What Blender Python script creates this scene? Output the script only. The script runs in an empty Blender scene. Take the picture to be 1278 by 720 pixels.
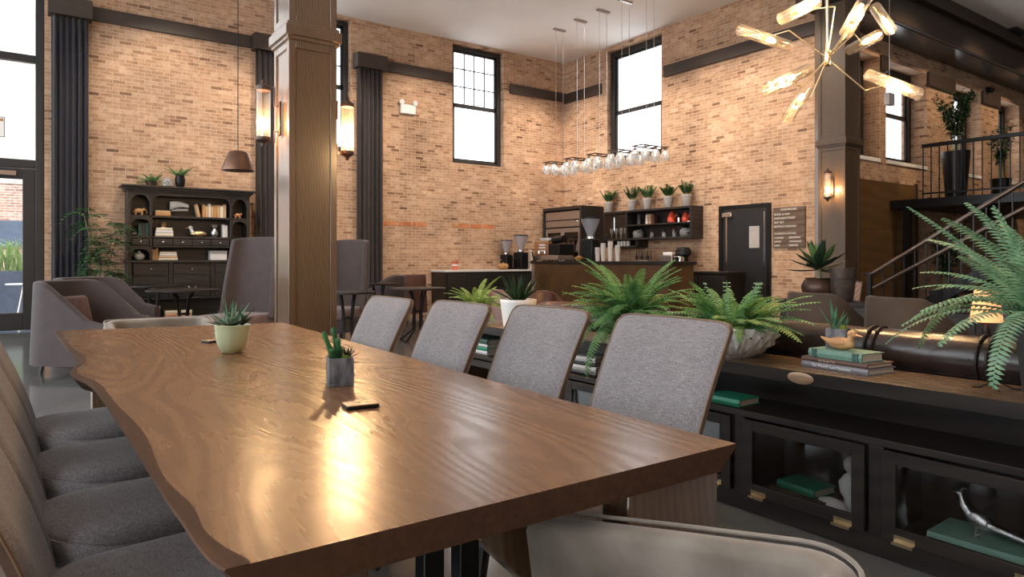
import bpy, math, random
from mathutils import Matrix, Vector
rnd = random.Random(7)
S = bpy.context.scene
COL = S.collection
PI = math.pi
R = math.radians
# ------------------------------------------------------------------ camera geometry (metres)
A0 = math.atan(609 / 852); CA, SA = math.cos(A0), math.sin(A0); EYE = 1.15
def P(px, py, X=None, Y=None, Z=None, d=None):
    """the point of the room that lies in the direction of a picture point, on a plane or at a distance"""
    r = (px - 639) / 852; u = (324 - py) / 852
    vx = r * CA + SA; vy = -r * SA + CA
    if X is not None: d = X / vx
    elif Y is not None: d = Y / vy
    elif Z is not None: d = (Z - EYE) / u
    return Vector((vx * d, vy * d, EYE + u * d))

# ------------------------------------------------------------------ mesh helper
class MB:
    def __init__(s): s.v = []; s.f = []
    def add(s, vs, fs):
        b = len(s.v); s.v += [tuple(p) for p in vs]; s.f += [tuple(i + b for i in f) for f in fs]; return s
    def box(s, x0, x1, y0, y1, z0, z1):
        return s.add([(x0,y0,z0),(x1,y0,z0),(x1,y1,z0),(x0,y1,z0),(x0,y0,z1),(x1,y0,z1),(x1,y1,z1),(x0,y1,z1)],
                     [(0,3,2,1),(4,5,6,7),(0,1,5,4),(1,2,6,5),(2,3,7,6),(3,0,4,7)])
    def obox(s, c, size, rz=0, ry=0, rx=0):
        m = Matrix.Translation(Vector(c)) @ Matrix.Rotation(rz,4,'Z') @ Matrix.Rotation(ry,4,'Y') @ Matrix.Rotation(rx,4,'X')
        x,y,z = [k/2 for k in size]
        vs = [(-x,-y,-z),(x,-y,-z),(x,y,-z),(-x,y,-z),(-x,-y,z),(x,-y,z),(x,y,z),(-x,y,z)]
        return s.add([m @ Vector(v) for v in vs], [(0,3,2,1),(4,5,6,7),(0,1,5,4),(1,2,6,5),(2,3,7,6),(3,0,4,7)])
    def tube(s, pts, r, n=8, cap=True):
        pts = [Vector(p) for p in pts]; rs = r if isinstance(r,(list,tuple)) else [r]*len(pts)
        vs = []; fs = []; up = None
        for i, p in enumerate(pts):
            t = (pts[min(i+1,len(pts)-1)] - pts[max(i-1,0)])
            t = t.normalized() if t.length > 1e-9 else Vector((0,0,1))
            if up is None:
                up = Vector((0,0,1)) if abs(t.z) < .9 else Vector((1,0,0))
            a = t.cross(up)
            if a.length < 1e-6: a = t.cross(Vector((0,1,0)))
            a.normalize(); b = a.cross(t).normalized(); up = b
            for k in range(n):
                q = 2*PI*k/n; vs.append(p + (a*math.cos(q) + b*math.sin(q))*rs[i])
        for i in range(len(pts)-1):
            for k in range(n):
                fs.append((i*n+k, i*n+(k+1)%n, (i+1)*n+(k+1)%n, (i+1)*n+k))
        if cap:
            fs.append(tuple(range(n-1,-1,-1))); fs.append(tuple(range((len(pts)-1)*n, len(pts)*n)))
        return s.add(vs, fs)
    def lathe(s, prof, n=24, c=(0,0,0), flute=0, amp=0, twist=0, axis=None):
        vs = []; fs = []; m = len(prof)
        z0 = prof[0][1]; z1 = max(p[1] for p in prof)
        M = Matrix.Identity(3)
        if axis is not None: M = Vector((0,0,1)).rotation_difference(Vector(axis)).to_matrix()
        for (r, z) in prof:
            for k in range(n):
                q = 2*PI*k/n; rr = r
                if flute: rr = r*(1+amp*abs(math.sin(flute*.5*(q+twist*(z-z0)/max(z1-z0,1e-6)))))
                vs.append(M @ Vector((rr*math.cos(q), rr*math.sin(q), z)) + Vector(c))
        for i in range(m-1):
            for k in range(n):
                fs.append((i*n+k, i*n+(k+1)%n, (i+1)*n+(k+1)%n, (i+1)*n+k))
        if prof[0][0] > 1e-5: fs.append(tuple(range(n-1,-1,-1)))
        if prof[-1][0] > 1e-5: fs.append(tuple(range((m-1)*n, m*n)))
        return s.add(vs, fs)
    def ball(s, c, r, nu=14, nv=9, rot=None):
        r = (r,r,r) if isinstance(r,(int,float)) else r
        vs = []; fs = []; c = Vector(c); M = rot or Matrix.Identity(3)
        for j in range(nv+1):
            t = PI*j/nv
            for k in range(nu):
                q = 2*PI*k/nu
                vs.append(c + M @ Vector((r[0]*max(math.sin(t),.001)*math.cos(q), r[1]*max(math.sin(t),.001)*math.sin(q), -r[2]*math.cos(t))))
        for j in range(nv):
            for k in range(nu):
                fs.append((j*nu+k, j*nu+(k+1)%nu, (j+1)*nu+(k+1)%nu, (j+1)*nu+k))
        return s.add(vs, fs)
    def prism(s, poly, a0, a1, plane='xy'):
        n = len(poly)
        def mk(p, a): return {'xy':(p[0],p[1],a),'xz':(p[0],a,p[1]),'yz':(a,p[0],p[1])}[plane]
        vs = [mk(p,a0) for p in poly] + [mk(p,a1) for p in poly]
        fs = [tuple(range(n-1,-1,-1)), tuple(range(n,2*n))] + [(i,(i+1)%n,n+(i+1)%n,n+i) for i in range(n)]
        return s.add(vs, fs)
    def grid(s, fn, nu, nv, closed=False):
        vs = [fn(i/nu, j/nv) for j in range(nv+1) for i in range(nu+1)]; w = nu+1
        return s.add(vs, [(j*w+i, j*w+i+1, (j+1)*w+i+1, (j+1)*w+i) for j in range(nv) for i in range(nu)])
    def loops(s, rings):
        """closed rings of equal length joined into a tube with end caps"""
        n = len(rings[0]); vs = [p for r in rings for p in r]; fs = []
        for i in range(len(rings)-1):
            for k in range(n): fs.append((i*n+k, i*n+(k+1)%n, (i+1)*n+(k+1)%n, (i+1)*n+k))
        fs.append(tuple(range(n-1,-1,-1))); fs.append(tuple(range((len(rings)-1)*n, len(rings)*n)))
        return s.add(vs, fs)
    def build(s, name, mat, parent=None, smooth=False, bevel=0, segs=2, sub=0, solid=0, ang=40, fix=True):
        me = bpy.data.meshes.new(name); me.from_pydata(s.v, [], s.f); me.materials.append(mat)
        if fix:
            import bmesh
            bm = bmesh.new(); bm.from_mesh(me); bmesh.ops.recalc_face_normals(bm, faces=bm.faces); bm.to_mesh(me); bm.free()
        if smooth or bevel:
            me.shade_smooth(); me.set_sharp_from_angle(angle=R(ang))
        o = bpy.data.objects.new(name, me); COL.objects.link(o)
        if parent: o.parent = parent
        if solid:
            m = o.modifiers.new('solid','SOLIDIFY'); m.thickness = solid; m.offset = 0
        if bevel:
            m = o.modifiers.new('bevel','BEVEL'); m.width = bevel; m.segments = segs; m.limit_method = 'ANGLE'; m.angle_limit = R(30)
        if sub:
            m = o.modifiers.new('sub','SUBSURF'); m.levels = sub; m.render_levels = sub
        return o

def tag(o, label=None, cat=None, group=None, kind=None):
    if label: o['label'] = label
    if cat: o['category'] = cat
    if group: o['group'] = group
    if kind: o['kind'] = kind
    return o
def thing(name, label, cat, loc=(0,0,0), rz=0, group=None):
    o = bpy.data.objects.new(name, None); COL.objects.link(o); o.empty_display_size = .05
    o.location = loc; o.rotation_euler = (0,0,rz)
    return tag(o, label, cat, group)
def struct(name, mb, m, **k): return tag(mb.build(name, m, **k), kind='structure')
def dup(root, loc, rz=None, label=None, group=None, scale=None):
    c = root.copy(); COL.objects.link(c); c.location = loc
    if rz is not None: c.rotation_euler = (0,0,rz)
    if label: c['label'] = label
    if group: c['group'] = group
    if scale: c.scale = (scale,)*3
    for ch in list(root.children):
        k = ch.copy(); COL.objects.link(k); k.parent = c
        for g in list(ch.children):
            q = g.copy(); COL.objects.link(q); q.parent = k
    return c
def mb(): return MB()
def rbox(*a): return MB().box(*a)

# ------------------------------------------------------------------ materials
def newmat(name):
    m = bpy.data.materials.new(name); m.use_nodes = True; nt = m.node_tree
    return m, nt, nt.nodes['Principled BSDF'], nt.nodes['Material Output']
def node(nt, t, **k):
    n = nt.nodes.new(t)
    for a, b in k.items():
        if a.startswith('in_'): n.inputs[a[3:].replace('_',' ')].default_value = b
        else: setattr(n, a, b)
    return n
def ramp(nt, stops, interp='LINEAR'):
    n = nt.nodes.new('ShaderNodeValToRGB'); cr = n.color_ramp; cr.interpolation = interp
    while len(cr.elements) < len(stops): cr.elements.new(.5)
    for e, (p, c) in zip(cr.elements, stops): e.position = p; e.color = (*c, 1)
    return n
def pbr(name, c, rough=.5, metal=0, var=.15, scale=6, bump=0, bscale=60, stretch=(1,1,1), sheen=0, coat=0, spec=.5, sss=0, c2=None):
    """colour with soft noise variation and an optional fine bump"""
    m, nt, b, out = newmat(name); L = nt.links
    tc = node(nt,'ShaderNodeTexCoord'); mp = node(nt,'ShaderNodeMapping'); mp.inputs['Scale'].default_value = stretch
    L.new(tc.outputs['Object'], mp.inputs['Vector'])
    nz = node(nt,'ShaderNodeTexNoise'); nz.inputs['Scale'].default_value = scale; nz.inputs['Detail'].default_value = 5
    L.new(mp.outputs[0], nz.inputs['Vector'])
    lo = c2 if c2 else tuple(max(0,k*(1-var)) for k in c); hi = c if c2 else tuple(min(1,k*(1+var)) for k in c)
    rp = ramp(nt, [(.3,lo),(.7,hi)]); L.new(nz.outputs['Fac'], rp.inputs[0]); L.new(rp.outputs[0], b.inputs['Base Color'])
    b.inputs['Roughness'].default_value = rough; b.inputs['Metallic'].default_value = metal
    b.inputs['Specular IOR Level'].default_value = spec
    if sheen: b.inputs['Sheen Weight'].default_value = sheen; b.inputs['Sheen Roughness'].default_value = .4
    if coat: b.inputs['Coat Weight'].default_value = coat; b.inputs['Coat Roughness'].default_value = .12
    if bump:
        n2 = node(nt,'ShaderNodeTexNoise'); n2.inputs['Scale'].default_value = bscale; n2.inputs['Detail'].default_value = 3
        L.new(mp.outputs[0], n2.inputs['Vector'])
        bp = node(nt,'ShaderNodeBump'); bp.inputs['Strength'].default_value = bump; bp.inputs['Distance'].default_value = .01
        L.new(n2.outputs['Fac'], bp.inputs['Height']); L.new(bp.outputs[0], b.inputs['Normal'])
    return m
def leafy(name, a, b_):
    m = pbr(name, a, .5, c2=b_, scale=14, spec=.35); nt = m.node_tree; L = nt.links
    b = nt.nodes['Principled BSDF']; out = nt.nodes['Material Output']; rp = [n for n in nt.nodes if n.type=='VALTORGB'][0]
    tr = node(nt,'ShaderNodeBsdfTranslucent'); L.new(rp.outputs[0], tr.inputs[0]); mx = node(nt,'ShaderNodeMixShader'); mx.inputs[0].default_value = .3
    L.new(b.outputs[0], mx.inputs[1]); L.new(tr.outputs[0], mx.inputs[2]); L.new(mx.outputs[0], out.inputs[0]); return m
def brick(name, stops, mortar, bump=.5, roughs=.85, w=.195, h=.062, ms=.0055):
    m, nt, b, out = newmat(name); L = nt.links
    tc = node(nt,'ShaderNodeTexCoord'); sp = node(nt,'ShaderNodeSeparateXYZ'); L.new(tc.outputs['Object'], sp.inputs[0])
    ad = node(nt,'ShaderNodeMath',operation='ADD'); L.new(sp.outputs[0], ad.inputs[0]); L.new(sp.outputs[1], ad.inputs[1])
    cb = node(nt,'ShaderNodeCombineXYZ'); L.new(ad.outputs[0], cb.inputs[0]); L.new(sp.outputs[2], cb.inputs[1])
    bt = node(nt,'ShaderNodeTexBrick'); bt.offset = .5
    for k, v in {'Color1':(0,0,0,1),'Color2':(1,1,1,1),'Mortar':(.5,.5,.5,1),'Scale':1.0,'Mortar Size':ms,'Mortar Smooth':.25,'Bias':0.0,'Brick Width':w,'Row Height':h}.items():
        bt.inputs[k].default_value = v
    L.new(cb.outputs[0], bt.inputs['Vector'])
    rp = ramp(nt, stops); L.new(bt.outputs['Color'], rp.inputs[0])
    nz = node(nt,'ShaderNodeTexNoise'); nz.inputs['Scale'].default_value = 1.3; nz.inputs['Detail'].default_value = 7; L.new(cb.outputs[0], nz.inputs['Vector'])
    nr = ramp(nt, [(.3,(.72,.70,.68)),(.7,(1.12,1.1,1.08))]); L.new(nz.outputs['Fac'], nr.inputs[0])
    mx = node(nt,'ShaderNodeMix',data_type='RGBA',blend_type='MULTIPLY'); mx.inputs[0].default_value = 1
    L.new(rp.outputs[0], mx.inputs[6]); L.new(nr.outputs[0], mx.inputs[7])
    nm = node(nt,'ShaderNodeTexNoise'); nm.inputs['Scale'].default_value = 11; nm.inputs['Detail'].default_value = 6; nm.inputs['Roughness'].default_value = .7; L.new(cb.outputs[0], nm.inputs['Vector'])
    nq = ramp(nt, [(.35,(.70,.68,.66)),(.5,(1,1,1)),(.7,(1.1,1.1,1.1))]); L.new(nm.outputs['Fac'], nq.inputs[0])
    mq = node(nt,'ShaderNodeMix',data_type='RGBA',blend_type='MULTIPLY'); mq.inputs[0].default_value = 1; L.new(mx.outputs[2], mq.inputs[6]); L.new(nq.outputs[0], mq.inputs[7]); mx = mq
    m2 = node(nt,'ShaderNodeMix',data_type='RGBA'); L.new(bt.outputs['Fac'], m2.inputs[0]); L.new(mx.outputs[2], m2.inputs[6]); m2.inputs[7].default_value = (*mortar,1)
    L.new(m2.outputs[2], b.inputs['Base Color']); b.inputs['Roughness'].default_value = roughs; b.inputs['Specular IOR Level'].default_value = .25
    nf = node(nt,'ShaderNodeTexNoise'); nf.inputs['Scale'].default_value = 30; nf.inputs['Detail'].default_value = 4; L.new(cb.outputs[0], nf.inputs['Vector'])
    sb = node(nt,'ShaderNodeMath',operation='MULTIPLY_ADD'); L.new(bt.outputs['Fac'], sb.inputs[0]); sb.inputs[1].default_value = -1.0; L.new(nf.outputs['Fac'], sb.inputs[2])
    bp = node(nt,'ShaderNodeBump'); bp.inputs['Strength'].default_value = bump; bp.inputs['Distance'].default_value = .012
    L.new(sb.outputs[0], bp.inputs['Height']); L.new(bp.outputs[0], b.inputs['Normal'])
    return m
def wood(name, dark, lite, rough=.4, scale=9, axis='Y', dist=4, bump=.1, spec=.5, coat=0, fine=.35):
    m, nt, b, out = newmat(name); L = nt.links
    tc = node(nt,'ShaderNodeTexCoord'); mp = node(nt,'ShaderNodeMapping')
    st = {'X':(.12,1,1),'Y':(1,.12,1),'Z':(1,1,.12)}[axis]; mp.inputs['Scale'].default_value = st
    L.new(tc.outputs['Object'], mp.inputs['Vector'])
    wv = node(nt,'ShaderNodeTexWave',wave_type='RINGS' if dist>6 else 'BANDS'); wv.bands_direction = 'DIAGONAL'
    wv.inputs['Scale'].default_value = scale; wv.inputs['Distortion'].default_value = dist; wv.inputs['Detail'].default_value = 3; wv.inputs['Detail Scale'].default_value = .9
    L.new(mp.outputs[0], wv.inputs['Vector'])
    nz = node(nt,'ShaderNodeTexNoise'); nz.inputs['Scale'].default_value = 70; nz.inputs['Detail'].default_value = 4; L.new(mp.outputs[0], nz.inputs['Vector'])
    n2 = node(nt,'ShaderNodeTexNoise'); n2.inputs['Scale'].default_value = 2.2; n2.inputs['Detail'].default_value = 3; L.new(mp.outputs[0], n2.inputs['Vector'])
    mx = node(nt,'ShaderNodeMix',data_type='FLOAT'); mx.inputs[0].default_value = fine; L.new(wv.outputs['Fac'], mx.inputs[2]); L.new(nz.outputs['Fac'], mx.inputs[3])
    m3 = node(nt,'ShaderNodeMix',data_type='FLOAT'); m3.inputs[0].default_value = .45; L.new(mx.outputs[0], m3.inputs[2]); L.new(n2.outputs['Fac'], m3.inputs[3])
    rp = ramp(nt, [(.2,dark),(.75,lite)]); L.new(m3.outputs[0], rp.inputs[0]); L.new(rp.outputs[0], b.inputs['Base Color'])
    b.inputs['Roughness'].default_value = rough; b.inputs['Specular IOR Level'].default_value = spec
    if coat: b.inputs['Coat Weight'].default_value = coat; b.inputs['Coat Roughness'].default_value = .14; b.inputs['Coat IOR'].default_value = 1.7
    if bump:
        bp = node(nt,'ShaderNodeBump'); bp.inputs['Strength'].default_value = bump; bp.inputs['Distance'].default_value = .003
        L.new(mx.outputs[0], bp.inputs['Height']); L.new(bp.outputs[0], b.inputs['Normal'])
    return m
def oak_plank(name, dark, lite, rough, bump=.15):
    m, nt, b, out = newmat(name); L = nt.links
    tc = node(nt,'ShaderNodeTexCoord')
    def mp(sc):
        q = node(nt,'ShaderNodeMapping'); q.inputs['Scale'].default_value = sc; L.new(tc.outputs['Object'], q.inputs['Vector']); return q
    n0 = node(nt,'ShaderNodeTexNoise'); n0.inputs['Scale'].default_value=1.0; n0.inputs['Detail'].default_value=1.5; n0.inputs['Roughness'].default_value=.4; L.new(mp((2.6,.55,1)).outputs[0], n0.inputs['Vector'])
    sx = node(nt,'ShaderNodeSeparateXYZ'); L.new(tc.outputs['Object'], sx.inputs[0])
    k1 = node(nt,'ShaderNodeMath',operation='MULTIPLY'); L.new(n0.outputs['Fac'],k1.inputs[0]); k1.inputs[1].default_value=150
    k2 = node(nt,'ShaderNodeMath',operation='MULTIPLY_ADD'); L.new(sx.outputs[0],k2.inputs[0]); k2.inputs[1].default_value=60; L.new(k1.outputs[0],k2.inputs[2])
    sn = node(nt,'ShaderNodeMath',operation='SINE'); L.new(k2.outputs[0],sn.inputs[0])
    wv = node(nt,'ShaderNodeMapRange'); L.new(sn.outputs[0],wv.inputs[0]); wv.inputs[1].default_value=-1; wv.inputs[2].default_value=1
    nz = node(nt,'ShaderNodeTexNoise'); nz.inputs['Scale'].default_value=95; nz.inputs['Detail'].default_value=4; L.new(mp((1,.05,1)).outputs[0], nz.inputs['Vector'])
    n2 = node(nt,'ShaderNodeTexNoise'); n2.inputs['Scale'].default_value=1.6; n2.inputs['Detail'].default_value=4; L.new(mp((1,.5,1)).outputs[0], n2.inputs['Vector'])
    a = node(nt,'ShaderNodeMix',data_type='FLOAT'); a.inputs[0].default_value=.68; L.new(wv.outputs[0],a.inputs[2]); L.new(nz.outputs['Fac'],a.inputs[3])
    c = node(nt,'ShaderNodeMix',data_type='FLOAT'); c.inputs[0].default_value=.4; L.new(a.outputs[0],c.inputs[2]); L.new(n2.outputs['Fac'],c.inputs[3])
    rp = ramp(nt,[(.25,dark),(.7,lite)]); L.new(c.outputs[0],rp.inputs[0]); L.new(rp.outputs[0],b.inputs['Base Color'])
    rr = node(nt,'ShaderNodeMapRange'); L.new(a.outputs[0],rr.inputs[0]); rr.inputs[3].default_value=rough+.08; rr.inputs[4].default_value=rough-.05; L.new(rr.outputs[0],b.inputs['Roughness'])
    bp = node(nt,'ShaderNodeBump'); bp.inputs['Strength'].default_value=bump; bp.inputs['Distance'].default_value=.0012; L.new(nz.outputs['Fac'],bp.inputs['Height']); L.new(bp.outputs[0],b.inputs['Normal'])
    return m
def weave(name, c1, c2, rough=.9, sc=420, sheen=.2):
    m, nt, b, out = newmat(name); L = nt.links
    tc = node(nt,'ShaderNodeTexCoord'); acc = None; outs = []
    for st in ((.12,1,1),(1,.08,1),(1,1,.12)):
        mp = node(nt,'ShaderNodeMapping'); mp.inputs['Scale'].default_value = st; L.new(tc.outputs['Object'], mp.inputs['Vector'])
        nz = node(nt,'ShaderNodeTexNoise'); nz.inputs['Scale'].default_value = sc; nz.inputs['Detail'].default_value = 2; L.new(mp.outputs[0], nz.inputs['Vector']); outs.append(nz.outputs['Fac'])
    a = node(nt,'ShaderNodeMath',operation='ADD'); L.new(outs[0],a.inputs[0]); L.new(outs[1],a.inputs[1])
    a2 = node(nt,'ShaderNodeMath',operation='ADD'); L.new(a.outputs[0],a2.inputs[0]); L.new(outs[2],a2.inputs[1])
    d = node(nt,'ShaderNodeMath',operation='DIVIDE'); L.new(a2.outputs[0],d.inputs[0]); d.inputs[1].default_value = 3
    rp = ramp(nt, [(.4,c1),(.6,c2)]); L.new(d.outputs[0], rp.inputs[0]); L.new(rp.outputs[0], b.inputs['Base Color'])
    b.inputs['Roughness'].default_value = rough; b.inputs['Sheen Weight'].default_value = sheen; b.inputs['Specular IOR Level'].default_value = .2
    bp = node(nt,'ShaderNodeBump'); bp.inputs['Strength'].default_value = .35; bp.inputs['Distance'].default_value = .003
    L.new(d.outputs[0], bp.inputs['Height']); L.new(bp.outputs[0], b.inputs['Normal'])
    return m
def glass(name, tint=(1,1,1), rough=.02, refl=1.0, body=0, bodycol=(1,1,1)):
    m, nt, b, out = newmat(name); L = nt.links; nt.nodes.remove(b)
    tr = node(nt,'ShaderNodeBsdfTransparent'); tr.inputs[0].default_value = (*tint,1)
    gl = node(nt,'ShaderNodeBsdfGlossy'); gl.inputs['Roughness'].default_value = rough
    lw = node(nt,'ShaderNodeLayerWeight'); lw.inputs['Blend'].default_value = .5
    pw = node(nt,'ShaderNodeMath',operation='POWER'); L.new(lw.outputs['Facing'], pw.inputs[0]); pw.inputs[1].default_value = 4.0
    ml = node(nt,'ShaderNodeMath',operation='MULTIPLY_ADD',use_clamp=True); L.new(pw.outputs[0], ml.inputs[0]); ml.inputs[1].default_value = .85*refl; ml.inputs[2].default_value = .035*refl
    mx = node(nt,'ShaderNodeMixShader'); L.new(ml.outputs[0], mx.inputs[0]); L.new(tr.outputs[0], mx.inputs[1]); L.new(gl.outputs[0], mx.inputs[2])
    fin = mx
    if body:
        df = node(nt,'ShaderNodeBsdfDiffuse'); df.inputs[0].default_value = (*bodycol,1)
        m2 = node(nt,'ShaderNodeMixShader'); m2.inputs[0].default_value = body; L.new(mx.outputs[0], m2.inputs[1]); L.new(df.outputs[0], m2.inputs[2]); fin = m2
    L.new(fin.outputs[0], out.inputs[0]); return m
def emit(name, c, s):
    m, nt, b, out = newmat(name); b.inputs['Base Color'].default_value = (*c,1)
    b.inputs['Emission Color'].default_value = (*c,1); b.inputs['Emission Strength'].default_value = s
    return m
M = {}
M['brick'] = brick('buff_brick', [(.0,(.19,.105,.065)),(.035,(.31,.18,.11)),(.10,(.435,.265,.165)),(.6,(.505,.322,.205)),(1,(.585,.40,.275))], (.56,.40,.285))
M['brick_orange'] = brick('orange_brick', [(0,(.50,.17,.07)),(1,(.60,.25,.11))], (.5,.33,.2), w=.34, h=.11)
M['brick_pale'] = brick('pale_painted_brick', [(0,(.50,.48,.46)),(1,(.72,.71,.69))], (.44,.42,.40), bump=.3)
M['brick_red'] = brick('weathered_red_brick', [(0,(.40,.24,.19)),(1,(.58,.42,.35))], (.6,.55,.5), bump=.3)
M['ceiling'] = pbr('ceiling_paint', (.90,.875,.85), .9, var=.03, scale=1)
M['floor'] = pbr('polished_concrete', (.19,.195,.195), .12, c2=(.10,.105,.10), scale=1.3, coat=.5)
M['ground'] = pbr('patio_concrete', (.62,.61,.6), .9, var=.08, scale=3)
M['table'] = oak_plank('live_edge_oak', (.115,.055,.026), (.225,.118,.057), .26, .05)
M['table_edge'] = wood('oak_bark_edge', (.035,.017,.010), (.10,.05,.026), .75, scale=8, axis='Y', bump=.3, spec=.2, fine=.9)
M['oak'] = wood('brown_oak_panel', (.062,.034,.018), (.17,.10,.052), .33, scale=26, axis='Z', dist=3.0, bump=.10, fine=.7, coat=1.0)
M['trim'] = wood('dark_timber_trim', (.028,.018,.013), (.06,.040,.029), .5, axis='X', scale=3, dist=2, fine=.9, bump=.04)
M['oak_dark'] = wood('dark_oak_panel', (.045,.026,.015), (.12,.075,.042), .42, scale=26, axis='Z', dist=3.0, bump=.1, fine=.7)
M['rail'] = pbr('bronze_rail', (.16,.12,.10), .3, .8, var=.1)
M['black_wood'] = wood('black_stained_wood', (.010,.0075,.0065), (.027,.020,.016), .42, axis='Y', scale=7, dist=2, bump=.06, spec=.3)
M['hutch'] = wood('charcoal_painted_wood', (.009,.0075,.007), (.026,.021,.019), .42, axis='X', scale=7, dist=2, bump=.06)
M['console_top'] = oak_plank('console_brown_top', (.035,.019,.010), (.17,.10,.05), .27, .1)
M['plywood'] = wood('stained_plywood', (.085,.045,.016), (.17,.088,.03), .4, axis='X', scale=2.5, dist=5, fine=.6, bump=.03)
M['black'] = pbr('black_metal', (.015,.015,.016), .35, .6, var=.1)
M['frame'] = pbr('black_window_frame', (.018,.017,.018), .4, var=.1)
M['soffit'] = pbr('dark_gloss_soffit', (.045,.04,.038), .22, var=.3, scale=2, bump=.06, bscale=5)
M['vent'] = pbr('dark_vent', (.03,.025,.025), .6)
M['badge'] = pbr('dull_brass_badge', (.33,.22,.135), .4, .4, var=.12, scale=30)
M['brass'] = pbr('brushed_brass', (.72,.52,.28), .3, .9, var=.08)
M['gold'] = pbr('pale_gold_metal', (.80,.66,.44), .22, 1, var=.05)
M['copper'] = pbr('aged_copper', (.20,.11,.075), .3, .85, var=.15)
M['chrome'] = pbr('chrome', (.75,.75,.76), .15, 1, var=.04)
M['steel'] = pbr('brushed_steel', (.42,.37,.34), .32, .85, var=.08, stretch=(1,1,8))
M['tweed'] = weave('grey_tweed', (.135,.120,.122), (.30,.275,.28))
M['tweed_back'] = pbr('brown_chair_back', (.12,.075,.05), .7, var=.2, scale=20, sheen=.3)
M['piping'] = pbr('chair_piping', (.17,.105,.06), .5, var=.1)
M['mauve'] = pbr('mauve_velvet', (.060,.043,.042), .8, var=.12, scale=8, sheen=.18)
M['mauve_lite'] = pbr('pale_mauve_velvet', (.17,.12,.118), .85, var=.1, scale=8, sheen=.2)
M['suede'] = pbr('grey_taupe_suede', (.27,.235,.195), .85, c2=(.13,.105,.082), scale=7, sheen=.6)
M['pillow'] = pbr('brown_pillow_velvet', (.17,.10,.085), .8, var=.2, scale=12, sheen=.4)
M['leather'] = pbr('black_brown_leather', (.032,.020,.017), .27, var=.25, scale=9, bump=.08, bscale=45, coat=.25)
M['brown_chair'] = pbr('olive_brown_velvet', (.052,.038,.029), .75, var=.15, sheen=.08)
M['maroon'] = pbr('maroon_leather', (.10,.042,.03), .35, var=.2, bump=.05)
M['tan_wood'] = wood('tan_bentwood', (.20,.10,.06), (.42,.24,.15), .4, axis='X')
M['curtain'] = pbr('navy_black_curtain', (.020,.020,.028), .85, var=.15, sheen=.25)
M['curtain2'] = pbr('brown_black_curtain', (.030,.022,.022), .85, var=.15, sheen=.25)
M['white'] = pbr('white_plastic', (.8,.79,.77), .4, var=.03)
M['cream'] = pbr('cream_paper', (.72,.64,.5), .7, var=.1, scale=40, stretch=(1,1,10))
M['pages'] = pbr('page_block', (.58,.5,.4), .8, var=.15, scale=120, stretch=(.05,.05,1))
M['glass'] = glass('window_glass')
M['glass_dark'] = glass('cabinet_glass', tint=(.82,.82,.82), refl=1.2)
M['glass_tube'] = glass('tube_glass', tint=(1,.98,.95), refl=1.2, body=.02, bodycol=(1,.93,.82))
M['glass_jar'] = glass('jar_glass', tint=(.95,.96,.97), refl=2.2, body=.20, bodycol=(.95,.96,1))
M['hopper'] = glass('smoky_hopper', tint=(.8,.8,.85), refl=1.5, body=.35, bodycol=(.6,.6,.66))
M['bulb'] = emit('warm_bulb', (1,.66,.32), 60)
M['bulb_soft'] = emit('warm_filament', (1,.72,.42), 10)
M['shade_lit'] = emit('glowing_lampshade', (.95,.42,.18), .55)
for k, a, b_ in (('fern',(.22,.43,.16),(.075,.22,.075)),('fern_blue',(.27,.46,.28),(.11,.25,.14)),('fern_lime',(.36,.50,.16),(.16,.29,.07)),
                 ('leaf',(.15,.33,.11),(.05,.14,.05)),('leaf_dark',(.03,.075,.028),(.010,.026,.013)),('agave',(.045,.10,.05),(.012,.035,.022)),('agave_in',(.20,.33,.12),(.10,.2,.07)),
                 ('succ',(.16,.36,.20),(.05,.16,.09)),('rosette',(.33,.46,.36),(.16,.27,.2)),('moss',(.22,.30,.03),(.09,.15,.015)),('cactus',(.06,.22,.07),(.02,.10,.04)),('palm',(.17,.33,.13),(.05,.14,.06)),('grass',(.34,.5,.2),(.16,.3,.1))):
    M[k] = leafy('green_'+k, a, b_)
M['stem'] = pbr('woody_stem', (.25,.23,.13), .7)
M['soil'] = pbr('dark_soil', (.03,.022,.015), .95, var=.4, scale=40)
M['celadon'] = pbr('celadon_glaze', (.50,.52,.30), .18, c2=(.40,.47,.29), scale=5, coat=.5)
M['slate'] = pbr('grey_slate', (.20,.205,.22), .5, c2=(.035,.038,.048), scale=42, stretch=(1,1,.45), bump=.1)
M['whitepot'] = pbr('white_ceramic', (.74,.73,.7), .45, var=.05)
M['greypot'] = pbr('grey_clay_pot', (.42,.39,.37), .7, var=.1)
M['darkpot'] = pbr('charcoal_planter', (.035,.037,.042), .5, var=.25, scale=4)
M['bronze'] = pbr('bronze_pot', (.085,.05,.038), .35, .3, var=.4, scale=4)
M['stonevase'] = pbr('mottled_dark_vase', (.10,.075,.062), .5, c2=(.03,.023,.02), scale=9)
M['duck'] = pbr('carved_pine', (.62,.35,.15), .45, c2=(.48,.24,.10), scale=9, stretch=(1,1,3))
M['bill'] = pbr('carved_bill', (.60,.27,.13), .4)
M['green_book'] = pbr('green_cloth', (.16,.29,.225), .7, var=.1, scale=60)
M['emerald'] = pbr('emerald_cover', (.02,.22,.125), .45, var=.08)
M['teal_book'] = pbr('pale_teal_cloth', (.25,.46,.38), .6, var=.08)
M['darkgreen'] = pbr('dark_green_cloth', (.035,.085,.065), .6)
M['brown_book'] = pbr('brown_cloth', (.105,.06,.048), .6)
M['grey_book'] = pbr('grey_jacket', (.22,.215,.235), .45, var=.06)
M['tan_book'] = pbr('tan_cloth', (.52,.33,.18), .7, var=.15)
M['orange_book'] = pbr('orange_tan_cloth', (.48,.24,.08), .7, var=.15)
M['white_book'] = pbr('white_jacket', (.66,.64,.62), .6, var=.05)
M['black_book'] = pbr('black_jacket', (.02,.02,.022), .4)
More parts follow.
